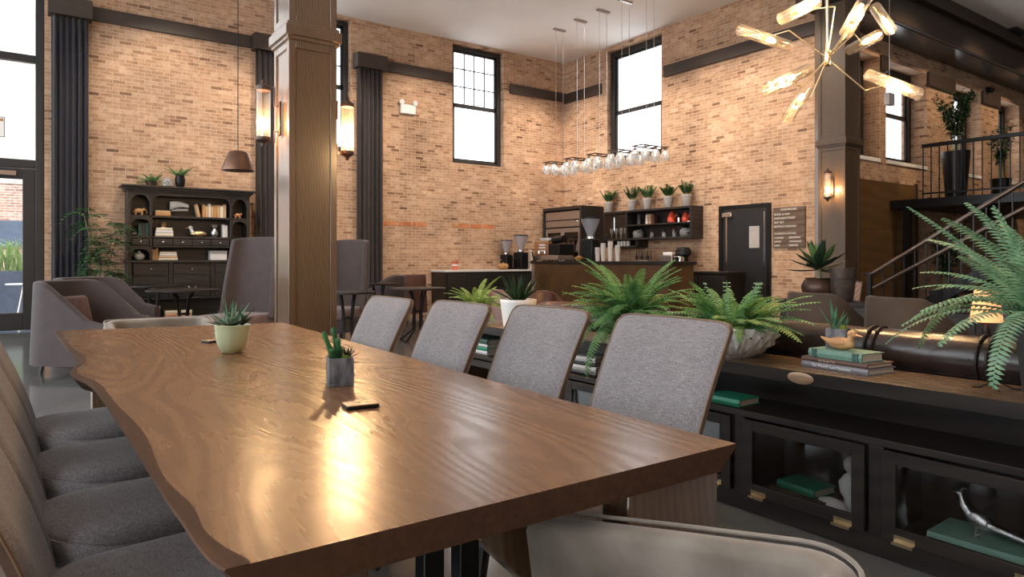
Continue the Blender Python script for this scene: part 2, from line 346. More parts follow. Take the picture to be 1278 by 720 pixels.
M['ink'] = pbr('gilt_band', (.045,.10,.085), .5)
M['letter'] = pbr('white_lettering', (.86,.84,.8), .6, var=.02)
M['lettercream'] = pbr('cream_lettering', (.62,.5,.36), .6, var=.02)
M['marble'] = pbr('white_marble', (.78,.76,.72), .4, var=.1, scale=10)
M['silver'] = pbr('tarnished_silver', (.62,.62,.62), .28, 1, var=.25, scale=30, bump=.3, bscale=90)
M['red'] = pbr('red_plastic', (.62,.07,.03), .4, var=.08)
M['paper_cup'] = pbr('paper_cup', (.74,.68,.62), .7, var=.04)
M['board'] = wood('menu_plank', (.075,.045,.028), (.15,.098,.064), .6, axis='Y', scale=5, dist=2)
M['door_panel'] = pbr('dark_kitchen_door', (.012,.010,.010), .4, var=.1)
M['cup_red'] = pbr('red_paper_cup', (.7,.16,.09), .6)
M['wood_phone'] = pbr('wood_phone_case', (.52,.36,.22), .5, var=.1)
M['blue_planter'] = pbr('blue_grey_planter', (.07,.10,.15), .6)
M['brown_panel'] = pbr('bar_brown_leather', (.12,.055,.016), .4, c2=(.055,.026,.010), scale=3, coat=.2)
M['orange_case'] = wood('machine_wood', (.26,.10,.045), (.42,.2,.1), .4, axis='Y')
WORLD=2.1; SPOT=260; EXPO=0.86; SUN=2.6
# ================================================================== THE SETTING
CEIL = 6.15; XR = 11.2; YL = 13.4; YB = 6.6
def pierced(axis, c0, c1, u0, u1, z0, z1, holes):
    """a wall slab with rectangular openings (u0,u1,z0,z1), in one mesh"""
    us = sorted({u0,u1,*[h[0] for h in holes],*[h[1] for h in holes]}); zs = sorted({z0,z1,*[h[2] for h in holes],*[h[3] for h in holes]})
    m = MB()
    for i in range(len(us)-1):
        for j in range(len(zs)-1):
            a,b,c,d = us[i],us[i+1],zs[j],zs[j+1]; um=(a+b)/2; zm=(c+d)/2
            if any(h[0]<um<h[1] and h[2]<zm<h[3] for h in holes): continue
            if axis=='y': m.box(a,b,c0,c1,c,d)
            else: m.box(c0,c1,a,b,c,d)
    return m
struct('floor', MB().box(-6,26,-5,YB+.5,-.2,0).box(-6,XR+.35,YB+.5,YL+.35,-.2,0), M['floor'])
struct('ground', rbox(-9,12,YL+.35,24,-.25,-.03), M['ground'])
struct('ceiling', MB().box(-6,26,-5,YB+.5,CEIL,CEIL+.3).box(-6,XR+.35,YB+.5,YL+.35,CEIL,CEIL+.3), M['ceiling'])
W2 = (7.92,9.34,3.36,6.09); W1 = (4.1,5.49,3.36,6.09)
struct('wall_left', pierced('y',YL,YL+.35,.27,XR+.35,0,CEIL,[W1,W2]), M['brick'])
WR = (10.11,11.83,3.42,6.05)
struct('wall_right', pierced('x',XR,XR+.35,6.45,YL,0,CEIL,[WR]), M['brick'])
BW = [(11.75,13.43,3.1,5.05),(13.7,15.4,3.1,5.05),(16.7,18.17,3.1,5.05),(19.2,20.5,3.1,5.05)]
struct('wall_back', pierced('y',YB,YB+.5,XR+.352,26,0,CEIL,BW), M['brick'])
struct('wall_side', rbox(25.7,26,-5,YB,0,CEIL), M['brick'])
# brick wall behind the camera with big window openings
struct('wall_front', pierced('y',-5.0,-4.7,-6,26,0,CEIL,[(9.2,11.4,1.5,5.4)]), M['brick'])
# timber band round the walls
n = 0
for (a,b,c,d,z0,z1) in ((.87,3.5,YL-.06,YL,5.15,5.38),(4.08,4.1,YL-.06,YL,5.15,5.38),(6.18,7.92,YL-.06,YL,5.15,5.38),(9.5,XR,YL-.06,YL,5.15,5.38),
                    (XR-.06,XR,11.98,YL-.061,5.10,5.34),(XR-.06,XR,6.5,10.02,5.06,5.30),
                    (15.42,16.68,YB-.06,YB,4.80,5.10),(18.19,19.18,YB-.06,YB,4.80,5.10),(13.44,13.69,YB-.06,YB,4.80,5.10)):
    n += 1; struct('trim_%d' % n, rbox(a,b,c,d,z0,z1), M['trim'], bevel=.006)
def window(nm, axis, c, h, bars=(), midz=None, thick=.09, fw=.10, side=1):
    """black sash: frame, pane, glazing bars"""
    u0,u1,z0,z1 = h
    def bx(m,a,b,zz0,zz1,t0,t1):
        return m.box(a,b,c+t0,c+t1,zz0,zz1) if axis=='y' else m.box(c+t0,c+t1,a,b,zz0,zz1)
    f = MB(); bx(f,u0,u0+fw,z0,z1,0,thick); bx(f,u1-fw,u1,z0,z1,0,thick); bx(f,u0+fw,u1-fw,z0,z0+fw*.8,0,thick); bx(f,u0+fw,u1-fw,z1-fw,z1,0,thick)
    o = struct(nm, f, M['frame'], bevel=.008)
    s = MB(); e = fw+.05
    for zz0,zz1,t in (((z0+fw*.8),midz or z1-fw,.03),((midz or z0),z1-fw,.05)):
        bx(s,u0+fw,u0+e,zz0,zz1,t,t+.035); bx(s,u1-e,u1-fw,zz0,zz1,t,t+.035)
        bx(s,u0+fw,u1-fw,zz0,zz0+.05,t,t+.035); bx(s,u0+fw,u1-fw,zz1-.05,zz1,t,t+.035)
    s.build('sash', M['frame'], o)
    if bars:
        g = MB(); nu, nz, zz0, zz1 = bars
        for k in range(1,nu): a = u0+e+(u1-u0-2*e)*k/nu; bx(g,a-.011,a+.011,zz0,zz1,.052,.08)
        for k in range(1,nz): zz = zz0+(zz1-zz0)*k/nz; bx(g,u0+e,u1-e,zz-.011,zz+.011,.052,.08)
        g.build('glazing_bars', M['frame'], o)
    p = MB(); bx(p,u0+fw,u1-fw,z0+fw*.8,z1-fw,.064,.070); p.build('pane', M['glass'], o)
    return o
window('window_1','y',YL+.14,W1,(4,3,4.75,5.99),4.72)
window('window_2','y',YL+.14,W2,(4,3,4.75,5.99),4.72)
window('window_3','x',XR+.14,WR,(),4.6,fw=.13)
for i,h in enumerate(BW): window('window_%d'%(4+i),'y',YB+.30,h,(),(h[2]+h[3])/2+.05,fw=.13)
# pale stone sills and plastered reveals
n = 20
for h in BW:
    n += 1; struct('trim_%d'%n, rbox(h[0],h[1],YB-.03,YB+.3,h[2]-.07,h[2]+.0), M['ceiling'])
# storefront glazing in the left wall
f = MB(); f.box(.15,.27,YL+.05,YL+.2,0,CEIL); f.box(-4.2,-4.08,YL+.05,YL+.2,0,CEIL); f.box(-1.0,-.9,YL+.05,YL+.2,0,CEIL)
f.box(-4.2,.15,YL+.06,YL+.19,4.33,4.45); f.box(-4.2,.15,YL+.06,YL+.19,2.62,2.76); f.box(-4.2,.15,YL+.06,YL+.19,CEIL-.12,CEIL)
f.box(-4.08,-1.0,YL+.06,YL+.19,0,.15)
o = struct('window_8', f, M['frame'], bevel=.01)
g = MB(); g.box(-4.08,.15,YL+.12,YL+.128,4.45,CEIL-.12); g.box(-4.08,.15,YL+.12,YL+.128,2.76,4.33); g.box(-4.08,-1.0,YL+.12,YL+.128,.15,2.62); g.build('pane', M['glass'], o)
d = MB(); d.box(-.02,.15,YL+.07,YL+.13,.02,2.61); d.box(-.9,-.74,YL+.07,YL+.13,.02,2.61); d.box(-.74,-.02,YL+.07,YL+.13,2.44,2.61); d.box(-.74,-.02,YL+.07,YL+.13,.02,.30)
o = struct('door_1', d, M['frame'], bevel=.008)
MB().box(-.74,-.02,YL+.095,YL+.103,.30,2.44).build('door_pane', M['glass'], o)
c = MB(); c.box(-.5,-.1,YL+.0,YL+.07,2.49,2.56); c.tube([(-.45,YL+.03,2.48),(-.62,YL-.12,2.5),(-.72,YL+.05,2.62)],.012,6); c.build('door_closer', M['chrome'], o, bevel=.01)
MB().tube([(-.66,YL+.07,1.0),(-.66,YL+.0,1.0),(-.66,YL+.0,1.4),(-.66,YL+.07,1.4)],.014,8).build('door_handle', M['black'], o)
nt_ = thing('window_notice','white notice with orange border on the left storefront glass','notice',P(1,155,Y=YL+.115))
rbox(-.10,.05,-.004,.003,-.2,.12).build('border', M['black'], nt_); rbox(-.09,.04,-.006,-.004,-.19,.11).build('sheet', M['letter'], nt_); rbox(-.08,.03,-.008,-.006,.05,.09).build('stripe', M['orange_book'], nt_)
# orange brick patches set into the left wall
n = 30
for (px,py,qx,qy,k) in ((478,275,494,283,0),(497,275,513,283,0),(515,276,532,285,0),(565,278,568,285,0),(571,279,585,287,0),(587,280,601,288,0),(603,281,617,288,0)):
    a = P(px,py,Y=YL); b = P(qx,qy,Y=YL); n += 1
    struct('trim_%d'%n, rbox(a.x,b.x,YL-.004,YL+.02,1.875,1.985), M['brick_orange'])
# plywood panels on the back wall
n = 40
for z0,z1 in ((0,.86),(.87,1.72),(1.73,2.66)):
    n += 1; struct('trim_%d'%n, rbox(11.56,14.85,YB-.035,YB,z0,z1), M['plywood'])
struct('trim_44', rbox(14.87,14.93,YB-.05,YB,0,2.7), M['trim']); 
# timber beam on the right with its glossy underside
struct('beam', rbox(10.6,25.7,5.9,YB,5.40,5.9), M['trim'], bevel=.01)
struct('trim_45', rbox(10.5,25.7,5.78,YB,5.9,CEIL), M['tan_wood'] if 0 else M['trim'])
struct('trim_46', rbox(11.45,25.7,5.98,YB-.02,5.385,5.40), M['soffit'])
v = MB(); v.box(-.35,.35,-.22,.22,-.04,0)
for k in range(5): v.box(-.3,.3,-.18+.08*k,-.15+.08*k,-.055,-.04)
c = P(1262,40,Z=CEIL); vt = tag(v.build('ceiling_vent', M['vent'], bevel=.004),'dark slotted vent in the pale ceiling right of the timber beam','vent'); vt.location = (c.x,c.y,CEIL)
# panelled oak columns
def column(nm, x0, y0, w, top, capz, mat=M['oak']):
    m = MB(); e = .012; bd = .055
    m.box(x0+e,x0+w-e,y0+e,y0+w-e,0,top)
    for (za,zb) in ((.22,capz-.07),(capz+.07,top)):
        for k in (0,1):
            a0,a1 = (x0,x0+bd) if k==0 else (x0+w-bd,x0+w)
            for (b0,b1) in ((y0,y0+bd),(y0+w-bd,y0+w)): m.box(a0,a1,b0,b1,za,zb)
        for zz0,zz1 in ((za,za+.07),(zb-.07,zb)):
            m.box(x0+bd,x0+w-bd,y0,y0+bd,zz0,zz1); m.box(x0+bd,x0+w-bd,y0+w-bd,y0+w,zz0,zz1)
            m.box(x0,x0+bd,y0+bd,y0+w-bd,zz0,zz1); m.box(x0+w-bd,x0+w,y0+bd,y0+w-bd,zz0,zz1)
    o = struct(nm, m, mat, bevel=.004)
    c = MB(); c.box(x0-.035,x0+w+.035,y0-.035,y0+w+.035,capz-.045,capz+.04); c.box(x0-.018,x0+w+.018,y0-.018,y0+w+.018,capz-.075,capz+.07); c.build('cap_moulding', mat, o, bevel=.006)
    MB().box(x0-.03,x0+w+.03,y0-.03,y0+w+.03,0,.22).build('base_moulding', mat, o, bevel=.01)
    return o
column('column_1',1.73,5.50,.40,CEIL,3.0)
column('column_2',10.9,5.90,.47,5.40,3.1,M['oak_dark'])
struct('trim_47', rbox(11.02,11.199,6.37,6.5,0,5.4), M['oak'], bevel=.005)
# curtains with their box pelmets
def curtain(label, x0, x1, mat, seed):
    t = thing('curtain', label, 'curtain', ((x0+x1)/2, YL-.13, 0)); w = x1-x0; r_ = random.Random(seed); ph = r_.random()*6
    nf = max(4, int(w/.085))
    def fn(u,v): return ((u-.5)*w, .045*math.sin(u*nf*2*PI+ph+.5*math.sin(v*3))*(.75+.25*math.sin(u*9+ph)), .02+v*5.12)
    MB().grid(fn, nf*8, 14).build('drape', mat, t, smooth=True, solid=.008, ang=80)
    rbox(-w/2-.05,w/2+.05,-.13,.13,5.10,5.40).build('pelmet', M['trim'], t, bevel=.005)
curtain('navy black curtain beside the glazed door at far left', .36, .87, M['curtain'], 1)
curtain('dark curtain just left of the panelled column, behind the copper pendant', 3.55, 4.03, M['curtain2'], 2)
curtain('brown black curtain between the column and the emergency light', 5.58, 6.15, M['curtain2'], 3)
# ---------------- outside, seen through the glazed door
b = thing('brick_building','pale painted brick building across the patio beyond the glazed door','building',(-2,19.5,0))
rbox(-7,7,0,3,2.9,11).build('upper_wall', M['brick_pale'], b); rbox(-7,7,.02,3,-.03,2.9).build('lower_wall', M['brick_red'], b)
w_ = MB(); c = P(14,240,Y=19.5); w_.box(c.x+2-.28,c.x+2+.28,-.04,.03,1.45,2.05).build('window_frame', M['blue_planter'], b)
t = thing('planter_box','blue grey planter box of tall grass outside the door','planter',(-.5,17.2,-.03))
rbox(-1.6,1.3,-.3,.3,0,.95).build('box', M['blue_planter'], t, bevel=.01)
gm = MB()
for k in range(520):
    x=rnd.uniform(-1.55,1.25); y=rnd.uniform(-.25,.25); h=rnd.uniform(.4,.85); a=rnd.uniform(0,6.28); l=rnd.uniform(.05,.35)
    dx,dy=math.cos(a)*l,math.sin(a)*l; w=.008
    gm.add([(x-w,y,.93),(x+w,y,.93),(x+dx*.5+w,y+dy*.5,.93+h*.7),(x+dx*.5-w,y+dy*.5,.93+h*.7),(x+dx*1.2,y+dy*1.2,.93+h*.85)],[(0,1,2,3),(3,2,4)])
tag(gm.build('grass', M['grass'], t, fix=False), kind='stuff')
t = thing('patio_table','small white bistro table standing outside the glazed door','table',(P(30,352,d=13.2).x,P(30,352,d=13.2).y,-.03))
MB().lathe([(.3,.70),(.3,.72)],24).build('tabletop', M['white'], t)
for k in range(3):
    a=k*2.1; MB().tube([(.02*math.cos(a),.02*math.sin(a),.7),(.25*math.cos(a),.25*math.sin(a),0)],.012,6).build('leg', M['white'], t)

# ================================================================== LIVE-EDGE TABLE
TT = .75
tb = thing('communal_table','long live-edge oak communal table with a wavy left edge','table',(.7,2.7,0))
TX, TY = .7, 2.7
edgeL = [tuple(P(px,py,Z=TT)[:2]) for px,py in ((67,413),(76,426),(86,438),(98,448),(97,455),(86,463),(90,471),(113,480),(129,500),(143,521),(163,550),(182,582),(200,611),(213,632),(227,650),(240,672),(262,700),(281,711))]
edgeR = [(1.265,.925),(1.26,1.2),(1.255,1.6),(1.265,2.0),(1.285,2.5),(1.30,3.0),(1.315,3.5),(1.335,4.0),(1.34,4.38)]
def smooth_line(pts, n=3):
    for _ in range(n):
        q=[pts[0]]
        for a,b_ in zip(pts,pts[1:]): q += [(a[0]*.75+b_[0]*.25,a[1]*.75+b_[1]*.25),(a[0]*.25+b_[0]*.75,a[1]*.25+b_[1]*.75)]
        q.append(pts[-1]); pts=q
    return pts
eL = smooth_line(edgeL,2); eR = smooth_line(edgeR,2)
nrow = 60
def samp(e, t):
    i = t*(len(e)-1); k=min(int(i),len(e)-2); f=i-k; return (e[k][0]*(1-f)+e[k+1][0]*f, e[k][1]*(1-f)+e[k+1][1]*f)
eLr = list(reversed(eL)); rings=[]
for i in range(nrow+1):
    t=i/nrow; a=samp(eLr,t); b_=samp(eR,t); wob=.012*math.sin(i*1.7)+.008*math.sin(i*.6)
    th=.052
    rings.append([(a[0]-TX,a[1]-TY,TT-.002),(a[0]+.001-TX,a[1]-TY,TT),(b_[0]-.004-TX,b_[1]-TY,TT),(b_[0]-TX,b_[1]-TY,TT-.004),(b_[0]-.055+wob-TX,b_[1]-TY,TT-th),(a[0]+.05+wob-TX,a[1]-TY,TT-th)])
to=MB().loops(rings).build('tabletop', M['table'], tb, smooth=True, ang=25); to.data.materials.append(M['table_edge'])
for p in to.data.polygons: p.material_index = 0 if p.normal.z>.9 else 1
# bark strip along the wavy edge
br=[]
for i in range(nrow+1):
    t=i/nrow; a=samp(eLr,t); br.append([(a[0]-TX-.0015,a[1]-TY,TT-.0025),(a[0]-TX+.001,a[1]-TY,TT+.0008),(a[0]-TX+.026+.006*math.sin(i*.55)+.004*math.sin(i*.23+1),a[1]-TY,TT+.0008),(a[0]-TX+.045,a[1]-TY,TT-.05)])
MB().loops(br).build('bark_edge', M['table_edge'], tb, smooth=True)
for sy in (-1,1):
    y0 = -1.70 if sy<0 else 1.42
    rbox(.27,.545,y0-.04,y0+.04,0,TT-.052).build('slab_leg', M['oak'], tb, bevel=.006)
    rbox(-.40,-.15,y0+.25,y0+.33,0,TT-.052).build('slab_leg', M['oak'], tb, bevel=.006)
    MB().obox((.24,y0+.17,.45),(.50,.07,.09),ry=R(45)).build('brace', M['oak'], tb, bevel=.004)
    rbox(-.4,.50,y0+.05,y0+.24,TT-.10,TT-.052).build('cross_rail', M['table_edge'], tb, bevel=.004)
    for x in (-.06,.02): rbox(x-.022,x+.022,y0+.15,y0+.19,0,TT-.10).build('steel_post', M['black'], tb, bevel=.003)
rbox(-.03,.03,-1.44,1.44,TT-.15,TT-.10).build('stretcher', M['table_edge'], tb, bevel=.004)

# ================================================================== DINING CHAIRS (front = local +x)
def dining_chair(label, loc, rz, group):
    t = thing('dining_chair', label, 'chair', loc, rz, group)
    # back: leaning, slightly dished panel with rounded top corners
    zt, zb, lean = .958, .37, .22
    def half(v): # half width at height fraction
        w = .228 + .014*v
        if v > .95: w -= .018*((v-.95)/.05)**2
        return w
    def ctr(u, v):
        y = (u-.5)*2*half(v); z = zb+(zt-zb)*v - .008*(abs(u-.5)*2)**10*v**8
        x = -.215 - lean*v**1.25 - .012*(1-(abs(u-.5)*2)**2) + .012*math.sin(v*PI)
        return Vector((x,y,z))
    fr=MB(); bk=MB()
    nx,nz=20,30
    def front(u,v):
        p=ctr(u,v); e=min(u,1-u,.12)/.12; e2=min(v+.1,1-v+.0,.1)/.1; k=max(0,min(1,e))**.5*max(0,min(1,e2))**.5
        return p+Vector((.012+.020*k,0,.004*k))
    def mid(u,v): return ctr(u,v)+Vector((.012,0,0))
    fr.grid(front,nx,nz); fr.grid(mid,nx,nz)
    fr.build('backrest', M['tweed'], t, smooth=True, ang=70)
    bk.grid(lambda u,v: ctr(u,v)+Vector((.0115,0,0)),nx,nz)
    def rear(u,v):
        e=max(0,min(1,min(u,1-u,.1)/.1))**.5*max(0,min(1,min(1-v,.08)/.08))**.5
        return ctr(u,v)+Vector((-.006-.028*e,0,0))
    bk.grid(rear,nx,nz)
    rim=[ (0,i/nz) for i in range(nz+1)]+[(i/nx,1) for i in range(1,nx)]+[(1,1-i/nz) for i in range(nz+1)]
    vs=[];fs=[]
    for (u,v) in rim: vs+= [ctr(u,v)+Vector((.0115,0,0)), ctr(u,v)+Vector((-.006,0,0))]
    for i in range(len(rim)-1): fs.append((2*i,2*i+2,2*i+3,2*i+1))
    bk.add(vs,fs); bk.build('back_panel', M['tweed_back'], t, smooth=True, ang=70)
    MB().tube([ctr(u,v)+Vector((.013,0,0)) for (u,v) in rim],.0035,6).build('piping', M['piping'], t, smooth=True)
    # seat pad with rounded front and a curved tweed apron
    def outline(k, n=30):
        pts=[]
        for i in range(n):
            q=2*PI*i/n; c_,s_=math.cos(q),math.sin(q)
            ex=.52
            x=(abs(c_)**ex)*(1 if c_>0 else -1)*.24*k; y=(abs(s_)**ex)*(1 if s_>0 else -1)*.222*k
            if x<0: y*=.93
            pts.append((x+.012,y))
        return pts
    rings=[[(x,y,z+.010*(x>.1)) for (x,y) in outline(k)] for k,z in ((.93,.405),(.985,.415),(1.0,.435),(.99,.455),(.95,.468),(.8,.476),(.45,.48),(.05,.481))]
    MB().loops(rings).build('seat', M['tweed'], t, smooth=True, ang=75)
    rings=[[(x-.004,y*1.0,z+ (.05*max(0,(-x-.02)/.2))) for (x,y) in outline(k)] for k,z in ((.80,.325),(.90,.335),(1.01,.372),(1.04,.402),(1.02,.414),(.9,.41))]
    MB().loops(rings).build('seat_frame', M['tweed'], t, smooth=True, ang=75)
    for sx,sy in ((1,1),(1,-1),(-1,1),(-1,-1)):
        x,y = (.19 if sx>0 else -.14), .185*sy
        MB().tube([(x,y,.335),(x+.02*sx,y+.012*sy,.15),(x+.045*sx,y+.02*sy,0)],[.02,.016,.012],8).build('leg', M['black_wood'], t, smooth=True)
    return t
G='dining chairs along the communal table'
rc=[(1.33,1.54,'grey tweed dining chair on the console side, closest to the table’s front corner'),
    (1.30,2.15,'grey tweed dining chair on the console side, in front of the white aloe pot'),
    (1.18,2.64,'grey tweed dining chair on the console side, third from the near corner'),
    (1.10,3.20,'grey tweed dining chair on the console side, next to the column end')]
first=None
for (x,y,l) in rc:
    if first is None: first=dining_chair(l,(x,y,0),PI,G)
    else: dup(first,(x,y,0),PI,l,G)
lc=[(.245,3.45,'grey dining chair on the wavy-edge side, farthest from the viewer'),
    (.25,2.80,'grey dining chair on the wavy-edge side, second from the far end'),
    (.255,2.20,'grey dining chair on the wavy-edge side with a curved seat apron showing'),
    (.26,1.66,'grey dining chair on the wavy-edge side, nearest with only its seat showing')]
for (x,y,l) in lc: dup(first,(x,y,0),0,l,G)

# ================================================================== BARREL / CLUB CHAIRS (front = local +x)
def barrel_path(w, dp, rc_, n=8):
    """from the front of the right arm (y<0) round the back to the front of the left arm"""
    pts=[(dp/2,-w/2),(dp/4,-w/2),(0,-w/2)]
    for i in range(n+1):
        a=-PI/2-i*PI/2/n; pts.append((-dp/2+rc_+rc_*math.cos(a),-w/2+rc_+rc_*math.sin(a)))
    pts.append((-dp/2,0))
    for i in range(n+1):
        a=PI-i*PI/2/n; pts.append((-dp/2+rc_+rc_*math.cos(a), w/2-rc_+rc_*math.sin(a)))
    pts+=[(0,w/2),(dp/4,w/2),(dp/2,w/2)]
    return pts
def barrel_shell(path, hfun, th, z0, flare=0, curve=0):
    rings=[]; n=len(path)
    for i,(x,y) in enumerate(path):
        a=Vector(path[max(i-1,0)]); b_=Vector(path[min(i+1,n-1)]); t_=(b_-a).normalized(); nrm=Vector((t_.y,-t_.x))  # outward
        h=hfun(x,y); f=flare
        def pt(o,z,k=0): return (x+nrm.x*(o+f*k), y+nrm.y*(o+f*k), z)
        rings.append([pt(0,z0),pt(0,h*.5+z0*.5,.5),pt(0,h-.02,1),pt(-.008,h-.004,1),pt(-th*.5,h+.004,1),pt(-th+.008,h-.004,1),pt(-th,h-.02,1),pt(-th,h*.5+z0*.5,.5),pt(-th,z0)])
    return MB().loops(rings)
def club_chair(label, loc, rz, mat, w=.74, dp=.76, hb=.86, ha=.55, legs='leg', group=None, pillow=None, base=.10, seatmat=None, slope=1.5, name='club_chair', lip=.0):
    t=thing(name,label,'armchair',loc,rz,group); path=barrel_path(w,dp,.24)
    def hf(x,y):
        k=max(0,min(1,(x+dp/2-.10)/(dp-.16))); s=k*k*(3-2*k); return hb-(hb-ha)*s
    barrel_shell(path,hf,.085,base,.03).build('shell', mat, t, smooth=True, ang=60)
    MB().box(-dp/2+.09,dp/2+.02,-w/2+.085,w/2-.085,.30,.455).build('seat_cushion', seatmat or mat, t, bevel=.045, segs=4)
    MB().box(-dp/2+.10,dp/2-.03,-w/2+.07,w/2-.07,base,.31).build('seat_base', mat, t, bevel=.02)
    pts=[]
    for (x,y) in path: pts.append((x*1.012,y*1.02+(.03 if y>0 else -.03)*.8,hf(x,y)-.004))
    for sx in (1,-1):
        for sy in (1,-1): MB().tube([(sx*(dp/2-.10),sy*(w/2-.09),base+.01),(sx*(dp/2-.08),sy*(w/2-.07),0)],[.02,.014],8).build('leg', M['black_wood'], t)
    if pillow:
        pm=MB().box(-.055,.055,-.20,.20,-.17,.17); o=pm.build('back_pillow', pillow, t, bevel=.05, segs=5); o.location=(-dp/2+.20,0,.60); o.rotation_euler=(0,R(-14),0)
    return t
# suede tub chairs at the table ends
def tub(label, loc, rz, hb, ha):
    w,dp=.60,.60; t=thing('tub_chair',label,'armchair',loc,rz); path=barrel_path(w,dp,.10,8)
    def hf(x,y):
        k=max(0,min(1,(x+dp/2-.05)/(dp-.05))); return hb-(hb-ha)*k**1.1
    barrel_shell(path,hf,.06,.36,.045).build('shell', M['suede'], t, smooth=True, ang=65)
    MB().box(-dp/2+.05,dp/2-.01,-w/2+.05,w/2-.05,.38,.47).build('seat_cushion', M['suede'], t, bevel=.03, segs=4)
    n_=len(path); rim=[]
    for i,(x,y) in enumerate(path):
        a=Vector(path[max(i-1,0)]); q=Vector(path[min(i+1,n_-1)]); d_=(q-a).normalized(); nr=Vector((d_.y,-d_.x)); rim.append((x+nr.x*(-.045+.033),y+nr.y*(-.045+.033),hf(x,y)+.004))
    MB().tube(rim,.004,6).build('piping', M['suede'], t, smooth=True)
    for sx in (1,-1):
        for sy in (1,-1): MB().tube([(sx*.24,sy*.24,.38),(sx*.27,sy*.26,0)],[.022,.014],8).build('leg', M['black_wood'], t)
    return t
tub('taupe suede tub chair at the near end of the table, cut by the frame',(.655,.725,0),R(107),.70,.632)
tub('taupe suede tub chair at the far end of the table, rim only showing',(.72,4.78,0),R(-90),.757,.66)
# ================================================================== PLANTS
def frond(m, base, az, L, e0, e1, w, n=24, leafw=.37, gap=.08, curl=0, taper=.5):
    """arched rib with two rows of leaflets"""
    n=max(9,int(L/.0165)); p = Vector(base); pts=[p.copy()]; st=L/n
    for i in range(n):
        e = e0+(e1-e0)*((i+.5)/n)**.85; a2 = az+curl*(i/n)
        p = p+Vector((math.cos(a2)*math.cos(e), math.sin(a2)*math.cos(e), math.sin(e)))*st; pts.append(p.copy())
    m.tube(pts[::3] if pts[::3][-1]==pts[-1] else pts[::3]+[pts[-1]], .0018, 4, cap=False)
    for i in range(int(n*gap), n):
        t=(i-n*gap)/(n*(1-gap)); d=(pts[i+1]-pts[i]).normalized(); side=Vector((-math.sin(az+curl*i/n),math.cos(az+curl*i/n),0)); up=side.cross(d)*-1
        if up.z<0: up=-up
        wl=w*(min(1,.55+t*2.2) if t<.25 else 1)*(1-t)**taper+.006
        for s in (-1,1):
            j=rnd.uniform(.9,1.1); dirn=(side*s*.93+d*.36-up*(.18+.1*rnd.random())).normalized(); hw=d*(L/n)*leafw
            b0=pts[i]+d*(L/n)*(.5 if s>0 else 0); tip=b0+dirn*wl*j; mid=b0+dirn*wl*j*.5+up*.10*wl
            m.add([b0-hw*.75,b0+hw*.75,mid+hw*1.05,tip,mid-hw*1.05,mid+up*.05*wl],[(0,1,5),(1,2,5),(2,3,5),(3,4,5),(4,0,5)])
def blade(m, base, az, L, e0, e1, w, th=.25, n=6, twist=0, wide=.35, tip=.02):
    """thick tapering leaf with a channelled upper side"""
    p=Vector(base); rings=[]; st=L/n
    for i in range(n+1):
        t=i/n; e=e0+(e1-e0)*t; d=Vector((math.cos(az)*math.cos(e),math.sin(az)*math.cos(e),math.sin(e)))
        side=Vector((-math.sin(az),math.cos(az),0)); up=d.cross(side); up = up if up.z>=0 or abs(e)>1.4 else -up
        k=(.55+.45*min(1,t/wide)) if t<wide else max(tip,(1-((t-wide)/(1-wide))**1.6))
        hw=w/2*k; h=w*th*k
        rings.append([p+side*hw+up*h*.35, p-up*h*.15+up*h*.3, p-side*hw+up*h*.35, p-up*h*.7])
        p=p+d*st
    m.loops(rings)
def leafcluster(m, c, r, n, ll, lw):
    for k in range(n):
        v=Vector((rnd.gauss(0,1),rnd.gauss(0,1),rnd.gauss(0,1))).normalized()*rnd.uniform(.25,1); b=Vector(c)+Vector((v.x*r[0],v.y*r[1],v.z*r[2]))
        a=rnd.uniform(0,6.28); e=rnd.uniform(-.6,.8); d=Vector((math.cos(a)*math.cos(e),math.sin(a)*math.cos(e),math.sin(e))); s=d.cross(Vector((0,0,1))).normalized(); u=s.cross(d)
        m.add([b,b+d*ll*.5+s*lw*.5,b+d*ll-u*.1*ll,b+d*ll*.5-s*lw*.5,b+d*ll*.5+u*.08*ll],[(0,1,4),(1,2,4),(2,3,4),(3,0,4)])
def pot_lathe(r0,r1,h,t=.012,foot=0,bulge=0):
    pr=[(r0*.9,0)]
    for i in range(9):
        k=i/8; pr.append((r0+(r1-r0)*k+bulge*math.sin(PI*min(1,k*1.0)),h*k))
    pr+= [(r1-t*.3,h+.004),(r1-t,h),(r1-t*1.3,h*.82)]; return pr
def potted(label, name, loc, pot, potmat, soil_r, soil_z, soilmat=None, potname='pot', n=32, group=None, **k):
    t=thing(name,label,'plant',loc,rnd.uniform(0,1)*0,group)
    MB().lathe(pot,n,**k).build(potname, potmat, t, smooth=True, ang=50)
    MB().lathe([(soil_r,soil_z-.012),(soil_r,soil_z),(.001,soil_z+.006)],18).build('soil', soilmat or M['soil'], t, smooth=True)
    return t
def fern(label, loc, pot, potmat, sr, sz, mat, nf, L, w, name='potted_fern', e0=(.5,1.35), e1=(-1.1,.2), n=24, each=True, azs=None, extra=(), spread=.03, **k):
    t=potted(label,name,loc,pot,potmat,sr,sz,**k); allm=MB()
    specs=[]
    for i in range(nf):
        az=(i*2.39996+rnd.uniform(-.3,.3)); f=rnd.random(); a0=e0[0]+(e0[1]-e0[0])*f; a1=e1[0]+(e1[1]-e1[0])*f
        specs.append((az,L*rnd.uniform(.7,1.08),a0,a1,w*rnd.uniform(.85,1.1)))
    specs+=list(extra)
    for (az,l,a0,a1,ww) in specs:
        m=MB() if each else allm
        frond(m,(spread*math.cos(az),spread*math.sin(az),sz),az,l,a0,a1,ww,n)
        if each: m.build('frond', mat, t, fix=False)
    if not each: allm.build('fronds', mat, t, fix=False)
    return t

